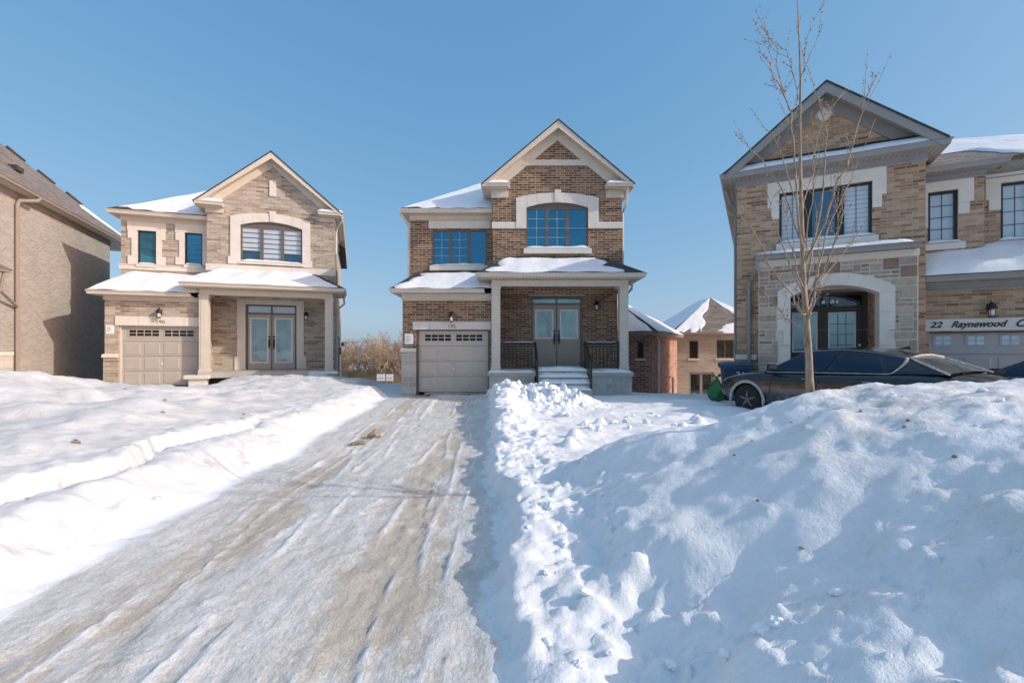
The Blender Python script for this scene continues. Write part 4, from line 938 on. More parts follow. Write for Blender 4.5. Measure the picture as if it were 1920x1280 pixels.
rf = MB(); rf.poly(*q); rf.poly((9.7, .48, 6.03), (9.7, 11.3, 6.03), (4.9, 7, 8.1), (4.9, 4.6, 8.1)); rf.poly((-.4, 11.3, 6.36), (-.4, 1.6, 6.36), (3.9, 4.6, 8.1), (3.9, 7, 8.1)); rf.poly((9.7, 11.3, 6.03), (-.4, 11.3, 6.36), (3.9, 7, 8.1), (4.9, 7, 8.1)); rf.poly((3.9, 4.6, 8.1), (4.9, 4.6, 8.1), (4.9, 7, 8.1), (3.9, 7, 8.1))
mro = rf.build('main_roof', M['shingle_brown'], h)
mb = MB(); snow_patch(mb, [(BW + .2, .48, 6.03), (9.7, .48, 6.03), (7.9, 2.05, 6.82), (3.9 + .19, 2.05, 6.82)], .06, (.30, .02, .03, -.02), seed=15, n=50, m=10, wob=.05)
snow_patch(mb, [(4.09, 1.95, 6.77), (8.0, 1.95, 6.77), (4.9, 4.6, 8.1), (3.9, 4.6, 8.1)], .07, (.0, .0, .0, .0), seed=16, n=50, m=12)
mb.build('roof_snow', M['snow_roof'], mro, smooth=True)

# ------------------------------------------------------------------ side of the taupe house at the far left
h = empty('house', (-13.34, 8.4, 0), R(113), 'taupe brick house showing only a long blank side wall and brown shingle roof', 'house', 'brick houses facing the driveway')
tb = M['brick_grey']; EZ = 6.56
MB().box(-2, 14.0, 0, 9, -.8, EZ).build('side_wall', tb, h)
MB().box(14.004, 16.5, .9, 9, -.8, EZ).build('rear_wall', tb, h)
MB().sweep([(-2.4, -.45), (16.6, -.45)], gutter_prof(EZ + .13)).build('gutter', M['trim_brown'] if 'trim_brown' in M else M.setdefault('trim_brown', plain('taupe_trim', (0.30, 0.245, 0.20), .5, .06, bstr=.04)), h)
MB().box(-2.4, 16.6, -.32, -.002, EZ - .0, EZ + .04).box(14.004, 16.6, 0, .898, EZ, EZ + .04).build('soffit', M['soffit'], h)
MB().box(-2.0, 14.0, -.03, -.002, EZ - .2, EZ - .003).build('frieze', M['trim_brown'], h)
rz = 11.25; rv = 4.5
rf = MB(); rf.poly((-2.4, -.43, EZ + .13), (16.6, -.43, EZ + .13), (11.7, rv, rz), (-2.4, rv, rz)); rf.poly((-2.4, rv, rz), (11.7, rv, rz), (16.6, 9.4, EZ + .13), (-2.4, 9.4, EZ + .13)); rf.poly((16.6, -.43, EZ + .13), (16.6, 9.4, EZ + .13), (11.7, rv, rz))
ro = rf.build('roof', M['shingle_brown'], h)
sl2 = (rz - EZ - .13) / (rv + .43); pt = lambda u, t: (u, -.43 + (rv + .43) * t, EZ + .13 + (rz - EZ - .13) * t)
mb = MB(); snow_patch(mb, [pt(13.2, .26), pt(15.7, .075), pt(16.1, .085), pt(14.75, .36)], .06, (.02, .02, .02, .02), seed=21, n=40, m=14, wob=.16)
mb.build('roof_snow', M['snow_roof'], ro, smooth=True)
hp = lambda t: Vector((16.6 - t, -.43 + t, EZ + .13 + t * (rz - EZ - .13) / 4.93))
for t in (1.75, 2.45, 3.15, 3.85): MB().tube([hp(t) + Vector((0, 0, .03)), hp(t + .42) + Vector((0, 0, .05))], [.06, .075], 6).build('ridge_vent', M['shingle'], h)
p_ = pt(8.2, .22); MB().box(p_[0] - .2, p_[0] + .2, p_[1] - .15, p_[1] + .2, p_[2] - .05, p_[2] + .12).build('roof_vent', M['shingle'], h)
MB().lathe([(.07, -.1), (.07, .38), (.05, .4)], pt(12.0, .8), 10).build('vent_pipe', M['trim_grey'], h)
downspout(h, [(7.30, -.38, EZ), (7.2, -.36, EZ - .12), (6.80, -.09, EZ - .26), (6.75, -.07, EZ - .40), (6.75, -.07, -.4)], M['trim_brown'], .06)
MB().box(-1.9, 6.62, -.05, -.002, 1.32, 1.42).build('stone_band', M['precast'], h)
MB().box(-1.9, 6.60, -.03, -.002, -.6, 1.318).build('pier_base', M['stone_grey'], h)
MB().sweep([(2.0, -.5), (5.62, -.5), (5.62, -.003)], gutter_prof(3.92)).box(2, 5.48, -.37, -.002, 3.80, 3.83).build('porch_gutter', M['trim_brown'], h)
po = MB().poly((2, -.48, 3.92), (5.60, -.48, 3.92), (5.3, -.003, 4.2), (2, -.003, 4.2)).poly((5.60, -.48, 3.92), (5.60, -.003, 3.92), (5.3, -.003, 4.2)).build('porch_roof', M['shingle_brown'], h)
downspout(h, [(5.4, -.40, 3.8), (5.4, -.3, 3.25), (6.68, -.09, 2.88)], M['trim_brown'], .045)

# ------------------------------------------------------------------ lower houses behind
def back_house(loc, phi, label, bm, W, D, zb, ze, pit, wins, doors=(), patchy=False, side=()):
    h = empty('house', loc, R(phi), label, 'house', 'lower houses behind the street')
    MB().panel(rect(0, W, zb, ze), [rect(*x) for x in wins] + [rect(*x) for x in doors], 0, .12).box(.003, .2, .003, D, zb, ze).box(W - .2, W - .003, .003, D, zb, ze).box(.2, W - .2, D - .2, D, zb, ze).build('wall', bm, h)
    for x in wins:
        window(h, *x, 0, 2 if x[1] - x[0] > .7 else 1, M['frame_brown'], M['glass_dark'], None, bar=.05)
        MB().box(x[0] - .08, x[1] + .08, -.06, .03, x[2] - .09, x[2] - .004).build('sill', M['precast'], h)
    for x in doors: window(h, *x, 0, 2, M['trim_grey'], M['glass_dark'], None, bar=.12, name='patio_door')
    o = .38; half = (min(W, D) + 2 * o) / 2; zr = ze + .12 + half * pit
    MB().sweep([(-o, D), (-o, -o), (W + o, -o), (W + o, D)], gutter_prof(ze + .12)).build('gutter', M['trim_brown'], h)
    MB().box(-o + .13, W + o - .13, -o + .13, -.002, ze, ze + .03).box(W + .001, W + o - .13, 0, D, ze, ze + .03).box(-o + .13, -.001, 0, D, ze, ze + .03).build('soffit', M['soffit'], h)
    A, B, C_, D_ = (-o + .02, -o + .02, ze + .12), (W + o - .02, -o + .02, ze + .12), (W + o - .02, D + o, ze + .12), (-o + .02, D + o, ze + .12)
    if W <= D: r1, r2 = (W / 2, -o + half, zr), (W / 2, D + o - half, zr); fs = [(A, B, r1, r1), (B, C_, r2, r1), (C_, D_, r2, r2), (D_, A, r1, r2)]
    else: r1, r2 = (-o + half, D / 2, zr), (W + o - half, D / 2, zr); fs = [(A, B, r2, r1), (B, C_, r2, r2), (C_, D_, r1, r2), (D_, A, r1, r1)]
    rf = MB()
    for f in fs: rf.poly(*(f if f[2] != f[3] else f[:3]))
    ro = rf.build('roof', M['shingle_brown'] if patchy else M['shingle'], h); mb = MB()
    for k, f in enumerate(fs):
        if patchy and k == 0:
            L = lambda a, b_, t: tuple(a[i] + (b_[i] - a[i]) * t for i in range(3))
            A_, B_, R2, R1 = f; lo0, lo1 = L(A_, R1, .0), L(B_, R2, .0)
            q = lambda s_, t: tuple(L(L(A_, R1, t), L(B_, R2, t), s_))
            snow_patch(mb, [q(.0, .02), q(.26, .02), q(.80, 1.0), q(.0, 1.0)], .05, (.0, .05, .02, .0), seed=31, n=40, m=26, wob=.30)
            snow_patch(mb, [q(.34, .0), q(1, .0), q(1, .34), q(.50, .26)], .05, (.06, .0, .0, .06), seed=33, n=40, m=16, wob=.30)
            snow_patch(mb, [q(.70, .48), q(1, .46), q(1, 1), q(.86, 1)], .05, (.06, .0, .05, .0), seed=35, n=24, m=20, wob=.25)
        else: snow_patch(mb, f, .09, (.03, .03, .02, .0), seed=k + W, n=24, m=12, wob=.04)
    mb.build('roof_snow', M['snow_roof'], ro, smooth=True)
    return h
rh = back_house((6.14 - 5.2 * .866, 20 + 5.2 * .5, 0), -30, 'low red brick house with snowy hip roof, half hidden behind the dark house porch', M['brick_red'], 5.2, 6.0, -2.2, 2.15, .62, [(3.2, 3.55, 1.05, 1.75), (4.55, 4.85, 1.1, 1.85)])
bh = back_house((9.39, 26.0, 0), -3, 'plain beige brick house with snow-patched roof and patio door, seen past the red house', M['brick_beige'], 6.0, 8.0, -2.4, 2.28, .70, [(.72, 1.22, .98, 2.0), (2.25, 3.2, 1.0, 2.05)], [(.70, 2.1, -1.2, .20)], patchy=True)
MB().tube([(6.1 - 6.14 + 5.2 + .12, .8, 2.1), (5.32, .9, 1.9), (5.32, .9, -1)], .05, 6).build('downspout', M['white'], rh)
MB().tube([(5.5, 3.2, -.9), (5.5, 3.2, .1), (5.3, 3.2, .12)], .05, 8).build('vent_pipe', M['white'], rh)

# ------------------------------------------------------------------ ground: street, driveway, shovelled banks, mounds
def edge_r(y): return 0.07 - 0.055 * y
def edge_l(y): return -2.65 - 0.085 * y
def ground(x, y):
    """height of the snow at x, y, and how far the point is driveway (0..1), and dirt"""
    xr = edge_r(y) + 0.10 * N1(y * 1.3 + 3, x * 0.05) + 0.07 * fbm(N2, x * 3.2 + 4, y * 4.2, 3) + .10 * np.exp(-((y - 4.2) / .5) ** 2) - .08 * np.exp(-((y - 5.6) / .7) ** 2)
    xl = edge_l(y) + 0.16 * N1(y * 0.7 + 9, 3.3) + 0.06 * fbm(N2, x * 2 + 9, y * 2.6, 3)
    xl = xl - 1.2 * sm(14.9, 15.6, y)
    inb = sm(15.9, 14.6, y)
    # broad lie of the land
    z = 0.05 * fbm(N1, x * 0.35, y * 0.35, 3)
    back = sm(17, 40, y) * 1.35 + sm(15.2, 24, y) * sm(3.5, 6.0, x) * 1.1 + sm(60, 300, y) * 0.6
    z = z * sm(3, 8, np.abs(x + 1.4)) * 1.0 - back
    # ---- driveway
    dr = sm(0.0, 0.10, xr - x) * sm(0.0, 0.12, x - xl) * sm(16.1, 15.8, y)
    t1, t2 = -1.95 - 0.07 * y, -0.62 - 0.055 * y
    tracks = np.exp(-((x - t1) / .25) ** 2) + np.exp(-((x - t2) / .28) ** 2)
    xs = x + .075 * y
    zd = 0.005 * fbm(N2, xs * 2.4, y * 0.25, 3) - 0.014 * tracks + .0035 * fbm(N1, xs * 9, y * .8, 3) + 0.006 * fbm(N3, x * 6, y * 5, 4)
    marks = 0 * x
    for k_, (tc, off, w_, seed_) in enumerate(((t1, -.20, .022, 1.3), (t1, .19, .018, 4.1), (t2, -.21, .024, 7.7), (t2, .20, .020, 2.9), (t2, .36, .015, 5.5), (t1, .42, .015, 8.2), (t1, .62, .016, 6.1), (t1, .02, .012, 3.7), (t2, .03, .012, 9.4))):
        cx = tc + off + .10 * N1(y * .45 + seed_, seed_) + .012 * N2(y * 5, seed_)
        marks = marks + np.exp(-((x - cx) / w_) ** 2) * sm(-.15, .30, N1(y * .9 + seed_ * 3, seed_ * 2))
    marks = np.clip(marks, 0, 1)
    zd = zd + .019 * marks + .010 * clods(W1, x, y, 7, .40, .12) + .009 * clods(W2, x, y, 15, .42, .20) + .006 * clods(W1, x + 4, y, 27, .42, .25)
    tread = np.exp(-((x - t1) / .10) ** 4) + np.exp(-((x - t2 - .02) / .10) ** 4)
    zd = zd + .0032 * tread * np.sin(2 * np.pi * (y + .6 * np.abs(x - np.where(tread > .5, x * 0 + t1, t1))) / .052) * sm(0, .3, N2(y * .7 + 3, x * .4))
    foot = W1(x * 2.6, y * 1.9); zd = zd - 0.010 * sm(.30, .12, foot[0]) * (foot[1] > .62) * sm(-.25, .25, np.abs(x + 1.35 + .06 * y) * -1 + .75)
    # ---- right side: shovelled edge, trodden strip, field
    dx = x - xr
    lump = fbm(N2, x * 4.3, y * 4.3, 4); lumpc = W1(x * 3.4, y * 3.4)[0]; lumpc2 = W2(x * 7.5, y * 7.5)[0]
    bh = (.05 + .15 * sm(1.7, 3.3, y)) + .20 * sm(6.6, 8.6, y) * sm(14, 11, y)
    zr = bh * sm(0.0, .13, dx) + sm(.02, .2, dx) * sm(1.1, .5, dx) * (0.015 + 0.035 * lump + 0.02 * (0.5 - lumpc)) * sm(11, 9, y)
    zr = zr - 0.27 * sm(.3, .9, dx) * sm(6.8, 8.8, y) - .02 * sm(.15, .4, dx) * sm(5.5, 4.5, y) + 0.05 * fbm(N1, x * 1.1 + 3, y * 1.1, 4) * sm(.3, 1.2, dx)
    # mound right of the driveway, rising from a ragged toe to a flat top with the sapling
    toe = 0.55 + .10 * sm(2.6, 3.4, y) + 0.10 * N1(y * 1.1, 7.7) + 0.12 * fbm(N2, x * .9, y * 1.6 + 5, 3) - 0.25 * sm(3.6, 4.9, y) + .16 * np.exp(-((y - 2.3) / .45) ** 2)
    u = x - toe
    rise = 0.465 * np.clip(u, 0, 9) + .12 * (1 - np.exp(-np.clip(u, 0, 9) / .22))
    cap = 1.04 + .10 * sm(3.3, 4.3, x) + 0.05 * fbm(N1, x * .6, y * .6, 2)
    rise = np.where(rise < cap - .2, rise, cap - .2 + .2 * (1 - np.exp(-(np.clip(rise - cap + .2, 0, 9)) / .2)))
    yc = 4.75 - 0.40 * np.clip(x - .3, 0, 2.1) - .02 * np.clip(x - 2.4, 0, 9)
    backf = sm(yc + 1.15, yc - .15, y) 
    front = sm(-1.6, 0.9, y)
    far = sm(14, 10, x)
    env = backf * front * far
    rough = 0.012 * fbm(N1, x * .8 + 1, y * .8, 2) + 0.005 * fbm(N2, x * 4.0, y * 4.0, 4) + .003 * fbm(N3, x * 14, y * 14, 3)
    crust = sm(1.1, 2.2, u) * (0.010 * fbm(N3, x * 2.0 + 5, y * 3.0, 3) + 0.016 * fbm(N2, x * 5.5, y * 8.0, 4, .6))
    big = fbm(N1, x * 2.1 + 7, y * 2.1, 2)
    rim = np.exp(-((u - .05) / .30) ** 2) * (0.085 * np.clip(big, -.1, 1) + .02 * lump) * sm(5.2, 4.2, y)
    zm = env * (rise + rough * sm(0, .5, u) + crust) + rim * front
    # tumbled blocks at the near foot of the mound
    nb = sm(2.35, 1.9, y) * sm(.25, .6, x) * sm(.6, 1.2, y)
    zm = zm + nb * (0.035 * (0.55 - lumpc) + 0.02 * (.5 - lumpc2) + .03 * lump)
    # far field right of the drive, heap before the steps
    pile = 0.46 * np.exp(-(((x - .55) / .95) ** 2 + ((y - 11.4) / .95) ** 2)) + .26 * np.exp(-(((x + .15) / .7) ** 2 + ((y - 13.2) / 1.3) ** 2)) + .22 * np.exp(-(((x - 1.5) / .6) ** 2 + ((y - 11.0) / .6) ** 2))
    pl = np.clip(pile * 3, 0, 1)
    zp = pile * (0.8 + .3 * lump) + pl * (0.09 * (0.5 - lumpc) + 0.10 * (.5 - lumpc2) + .06 * (.5 - W1(x * 12, y * 12)[0]))
    zs = .16 * np.exp(-(((x - 3.9) / 1.6) ** 2 + ((y - 13.6) / 1.3) ** 2)) + .10 * np.exp(-(((x - 1.5) / 1.2) ** 2 + ((y - 14.3) / .8) ** 2))
    zright = zr + np.maximum(zm, 0 * zm - .05) + zp + zs
    lit = W2(x * 1.35, y * 1.35); zright = zright + .12 * sm(.22, .04, lit[0]) * (lit[1] > .72) * sm(4.8, 5.6, y) * sm(10.5, 9, y) * sm(.5, 1.1, dx)
    strip = sm(.05, .2, dx) * np.maximum(sm(1.2, .7, dx), sm(.5, .15, np.abs(u)) * sm(5.3, 4.6, y)) * sm(10.5, 9, y)
    near = sm(2.5, 1.9, y) * sm(.15, .5, x) * sm(.9, 1.3, y)
    zright = zright + np.maximum(strip, near) * (.026 * clods(W1, x, y, 4.6, .46, .30) + .024 * clods(W2, x, y, 9.5, .42, .30) + .015 * clods(W1, x + 3, y, 19, .42, .34))
    zright = zright + env * sm(.4, .9, u) * (.014 * clods(W2, x + 5, y, 8, .30, .05) + .008 * clods(W1, x, y + 2, 21, .36, .10 + .12 * sm(1.4, 2.4, u))) + sm(.6, 1.2, dx) * (1 - env) * (.016 * clods(W1, x + 9, y, 7, .35, .10) + .010 * clods(W2, x, y + 9, 15, .38, .12))
    zright = zright + pl * (.07 * clods(W2, x + 2, y, 5.2, .45, .45) + .05 * clods(W1, x, y + 4, 9, .45, .5))
    # ---- left side: bank facing the sun, cracked ledge, field, heaps
    dl = xl - x
    zl = 0.34 * sm(0.0, .62, dl) + 0.035 * fbm(N2, x * 3.5, y * 3.5, 4) * sm(.05, .3, dl) * sm(1.7, .8, dl)
    cr = 0.80 + .22 * N1(y * .8, 1.5) + .05 * N2(y * 5, .5) + .045 * lump
    zl = zl - 0.075 * np.exp(-((dl - cr) / .055) ** 2) * sm(8.5, 6.5, y) + 0.13 * sm(cr, cr + .09, dl) * sm(9, 6, y) + .12 * sm(1.0, 2.4, dl)
    zl = zl + sm(.9, 2.2, dl) * (0.10 * fbm(N1, x * .75, y * .75 + 4, 4) + .02 * fbm(N2, x * 3, y * 3, 3) + 0.075 * np.clip(N1(x * 1.05 + 4, y * 1.4), 0, 1) ** 1.3 * 2)
    zl = zl + .62 * np.exp(-(((x + 9.9) / 2.3) ** 2 + ((y - 8.2) / 2.3) ** 2)) + .18 * np.exp(-(((x + 5.6) / .8) ** 2 + ((y - 6.6) / .9) ** 2))
    zl = zl - .30 * sm(-7.6, -10.6, x) * sm(10.2, 13, y) + .10 * np.exp(-(((x + 7.2) / 2.2) ** 2 + ((y - 14.0) / 1.5) ** 2)) * (1 + .3 * lump) - .26 * sm(13.5, 16, y) * sm(-9, -11, x) + .05 * sm(9, 13, y)
    zl = zl * sm(24, 17, y)
    zl = zl + sm(.02, .12, dl) * (sm(.55, .2, dl) * .6 + .4 * sm(cr - .25, cr, dl) * sm(cr + .4, cr + .1, dl) + .30) * sm(13, 10, y) * (.045 * clods(W1, x, y + 7, 5.2, .40, .16) + .026 * clods(W2, x + 1, y, 11, .42, .24) + .012 * clods(W1, x + 6, y, 21, .42, .25))
    zl = zl - .15 * sm(13, 16, y) * sm(-6, -4.6, x)
    # street in front
    st = sm(-.4, 1.0, y)
    zz = np.where(x > (xl + xr) / 2, zright * sm(26, 16.5, y) * st, zl * st)
    z = z + zd * dr + zz + (1 - dr) * (1 - .6 * env * sm(.3, .7, u)) * sm(9, 5, y) * (.0045 * fbm(N3, x * 11 + 3, y * 11, 3) + .006 * fbm(N2, x * 5 + 8, y * 5, 3))
    # dirt: sand in the wheel tracks, grime on the mound and specks on the left bank
    dirt = dr * (1 - .92 * marks) * (.40 + np.clip(.75 * tracks * (0.45 + .9 * fbm(N1, x * 1.3 + 2, y * .8, 3)) + .25 * sm(9, 2, y) * tracks, 0, .6))
    dirt = dirt + 1.1 * dr * np.exp(-((y - 15.45) / .28) ** 2) * sm(-3.7, -3.2, x) * sm(-.6, -1.0, x)
    dirt_m = env * (.25 + .75 * sm(.9, 2.2, u)) * np.clip(.65 + .9 * fbm(N3, x * .9, y * .9, 3), 0, 1)
    dirt_l = sm(.9, 2.5, dl) * .22 * np.clip(fbm(N2, x * .8, y * .8, 2) + .2, 0, 1)
    return z, dr, np.where(dr > .02, dirt, np.where(x > xr, dirt_m, dirt_l)), u * (backf > .02) * (front > .02), dx, dl

def axis(segs):
    out = [segs[0][0]]
    for a, b, st in segs:
        n = max(1, int(round((b - a) / st))); out += [a + (b - a) * k / n for k in range(1, n + 1)]
    return np.array(out)
gx = axis([(-320, -60, 26), (-60, -20, 2.5), (-20, -13.5, .25), (-13.5, -5, .075), (-5, -3, .04), (-3, 3.2, .0265), (3.2, 6, .05), (6, 10, .12), (10, 20, .5), (20, 60, 3), (60, 320, 26)])
gy = axis([(-320, -40, 28), (-40, -6, 2), (-6, .6, .16), (.6, 1.2, .05), (1.2, 4.6, .022), (4.6, 7.5, .036), (7.5, 10, .055), (10, 13, .05), (13, 17.5, .10), (17.5, 46, .5), (46, 90, 3), (90, 320, 26)])
GX, GY = np.meshgrid(gx, gy)
GZ, GDR, GDIRT, GU, GDX, GDL = ground(GX, GY)
GDIM = np.clip(sm(.0, .35, GDL) * (.75 + .5 * sm(.9, 1.6, GDL)) + .6 * sm(-.3, -2, GU) * sm(.8, 1.6, GDX), 0, 1)  # left snow coloured darker, to hold back the full sunlight on it
def gz_at(x, y): return float(ground(np.array([x]), np.array([y]))[0][0])
def sheet(name, keep, m):
    """the cells of the height sheet chosen by keep, as one mesh"""
    ny, nx = GX.shape
    idx = np.arange(ny * nx).reshape(ny, nx)
    q = np.stack([idx[:-1, :-1], idx[:-1, 1:], idx[1:, 1:], idx[1:, :-1]], -1)[keep]
    used = np.unique(q); remap = np.full(ny * nx, -1); remap[used] = np.arange(len(used)); q = remap[q]
    vs = np.stack([GX.ravel()[used], GY.ravel()[used], GZ.ravel()[used]], -1)
    me = bpy.data.meshes.new(name)
    me.vertices.add(len(vs)); me.vertices.foreach_set('co', vs.ravel())
    me.loops.add(q.size); me.loops.foreach_set('vertex_index', q.ravel().astype(np.int32))
    me.polygons.add(len(q)); me.polygons.foreach_set('loop_start', np.arange(0, q.size, 4, dtype=np.int32)); me.polygons.foreach_set('loop_total', np.full(len(q), 4, dtype=np.int32))
    me.update(calc_edges=True); me.polygons.foreach_set('use_smooth', np.ones(len(q), dtype=bool))
    at = me.attributes.new('dirt', 'FLOAT', 'POINT'); at.data.foreach_set('value', GDIRT.ravel()[used].astype(np.float32))
    at = me.attributes.new('dimmed_snow', 'FLOAT', 'POINT'); at.data.foreach_set('value', GDIM.ravel()[used].astype(np.float32))
    me.materials.append(m)
    o = bpy.data.objects.new(name, me); COL.objects.link(o); return tag(o, kind='structure')
cdr = GDR[:-1, :-1] > .04
cmd = (GU[:-1, :-1] > -.12) & (GX[:-1, :-1] > -.3) & (GX[:-1, :-1] < 13.9) & (GY[:-1, :-1] < 6.2) & (GY[:-1, :-1] > -1.5) & (GDX[:-1, :-1] > .12) & ~cdr
o = sheet('driveway', cdr, M['snow_drive']); tag(o, 'packed snow driveway with sandy brown wheel tracks running up to the garage', kind='structure')
o = sheet('snow_mound', cmd, M['snow']); tag(o, 'tall mound of shovelled snow right of the driveway, mostly in blue shade', kind='structure')
o = sheet('snow_ground', ~cdr & ~cmd, M['snow'])

# ------------------------------------------------------------------ loose lumps of snow and frozen dirt
def lump_mesh(name, seed, sub=2, rough=.35, flat=.75):
    bm_ = bmesh.new(); bmesh.ops.create_icosphere(bm_, subdivisions=sub, radius=1)
    for v in bm_.verts:
        c = v.co
        f = 1 + rough * float(fbm(N1, c.x * 1.3 + seed * 3.1 + c.z, c.y * 1.3 + seed + c.z * .7, 3)) + .18 * float(N2(c.x * 3 + seed, c.z * 3 + c.y * 2))
        v.co = Vector((c.x * f, c.y * f, c.z * f * flat))
    me = bpy.data.meshes.new(name); bm_.to_mesh(me); bm_.free()
    return me
m_clod = plain('frozen_dirt', (0.30, 0.25, 0.20), .95, .45, 6, .8, fine=30)
m_lump = plain('lump_snow', (0.86, 0.87, 0.885), .7, .05, 2, 0, fine=6)
snow_l = [lump_mesh('snow_lump', k, 3, .45) for k in range(6)]; dirt_l_ = [lump_mesh('dirt_lump', 20 + k, 2, .55, .7) for k in range(4)]
for me in snow_l:
    me.materials.append(m_lump)
for me in dirt_l_: me.materials.append(m_clod)
def lump(name, meshes, x, y, r, label, cat, group, rr, sink=.25):
    o = bpy.data.objects.new(name, rr.choice(meshes)); COL.objects.link(o)
    s = [r * rr.uniform(.75, 1.25) for _ in range(3)]
    o.scale = s; o.rotation_euler = (rr.uniform(-.4, .4), rr.uniform(-.4, .4), rr.uniform(0, 6.3))
    o.location = (x, y, gz_at(x, y) + s[2] * (1 - sink) * .6)
    return tag(o, label, cat, group)
rr = random.Random(5)
for k in range(46):
    a = rr.gauss(0, 1); x, y = .55 + .75 * rr.gauss(0, .8), 11.2 + .6 * rr.gauss(0, .9)
    if x < edge_r(y) + .1: continue
    lump('snow_chunk', snow_l, x, y, rr.uniform(.03, .085), 'broken white chunk on the rough snow heap before the porch steps', 'snow chunk', 'snow chunks on the heap before the steps', rr, .3)
for k in range(16):
    x, y = rr.uniform(1.0, 3.2), rr.uniform(6.0, 10.4)
    lump('snow_chunk', snow_l, x, y, rr.uniform(.035, .085), 'small white snow chunk lying on the flat snow between heap and mound', 'snow chunk', 'snow chunks on the flat snow', rr, .3)
for x, y, r in ((.52, 1.94, .034), (.60, 1.86, .028), (.86, 1.84, .024), (1.02, 1.86, .036), (1.07, 1.84, .026), (1.35, 1.9, .018), (.40, 2.45, .03), (.30, 2.02, .028), (.17, 2.2, .024), (.35, 3.1, .03), (.30, 3.7, .035), (.1, 4.3, .035), (.2, 2.7, .02), (.45, 2.1, .018), (.7, 2.0, .02), (.12, 3.3, .022), (.05, 3.9, .03), (.25, 5.0, .03)):
    lump('snow_chunk', snow_l, x, y, r, 'rounded white snow chunk along the near foot of the mound', 'snow chunk', 'snow chunks at the foot of the mound', rr, .3)
for x, y, r in ((2.75, 3.3, .026), (2.9, 2.45, .018), (3.1, 3.0, .022), (2.95, 2.75, .016), (2.6, 2.55, .012)):
    lump('ice_lump', snow_l, x, y, r, 'grubby little ice lump on the upper slope of the mound', 'ice lump', 'ice lumps on the mound', rr, .35)
c_ = lump('dirt_clod', dirt_l_, -2.36, 7.75, .105, 'large grey-brown clod of frozen dirt on the driveway, the rounder of two', 'dirt clod', None, rr, .1)
c_ = lump('dirt_clod', dirt_l_, -2.44, 7.20, .075, 'flat brown clod of frozen dirt on the driveway, just nearer than the large one', 'dirt clod', None, rr, .2); c_.scale = (.15, .06, .045); c_.rotation_euler = (0, 0, .9)
for k in range(16):
    x, y = rr.uniform(-8.6, -4.0), rr.uniform(4.6, 9.2)
    lump('dirt_clod', dirt_l_, x, y, rr.uniform(.014, .036), 'small brown crumb of dirt on the snow field left of the driveway', 'dirt clod', 'dirt crumbs on the left snow field', rr, .3)
for k in range(12):
    x, y = rr.uniform(1.3, 3.0), rr.uniform(2.2, 3.6)
    lump('dirt_clod', dirt_l_, x, y, rr.uniform(.006, .013), 'tiny dark crumb of dirt on the shaded slope of the mound', 'dirt clod', 'dirt crumbs on the mound', rr, .3)

# ------------------------------------------------------------------ sapling on the mound
m, nt, b = mat('sapling_bark'); o = coord(nt)
mp = node(nt, 'ShaderNodeMapping'); mp.inputs['Scale'].default_value = (60, 60, 9); nt.links.new(o, mp.inputs[0])
c = ramp(nt, noise(nt, 1, mp.outputs[0], 5), [(.3, (.15, .105, .072)), (.5, (.29, .22, .155)), (.72, (.42, .34, .26))])
nt.links.new(c, b.inputs['Base Color']); b.inputs['Roughness'].default_value = .85; bump(nt, b, noise(nt, 1, mp.outputs[0], 4), .5, .006); M['bark'] = m
TY = 3.95; Fp = 853.333
def tp(px, py, dy=0.0):
    y = TY + dy; return Vector(((px - 960) / Fp * y, y, 1.5 + (655 - py) / Fp * y))
tree = empty('sapling_tree', (tp(1518, 712).x, TY, gz_at(tp(1518, 712).x, TY) - .05), 0, 'slender bare sapling with upright twigs standing on the snow mound', 'tree')
base = tree.location.copy()
rt = random.Random(11)
tk = [tp(1519, 735), tp(1518, 712), tp(1516, 660), tp(1512, 600), tp(1507, 540), tp(1505, 480), tp(1503, 400), tp(1501, 330), tp(1500, 270), tp(1500, 210), tp(1501, 150), tp(1499, 90), tp(1497, 40), tp(1495, -10), tp(1494, -60)]
rad = [.034, .031, .028, .026, .021, .018, .0155, .013, .011, .0095, .008, .0065, .005, .004, .003]
rel = lambda pts: [p - base for p in pts]
MB().tube(rel(tk), rad, 10).build('trunk', M['bark'], tree, smooth=True)
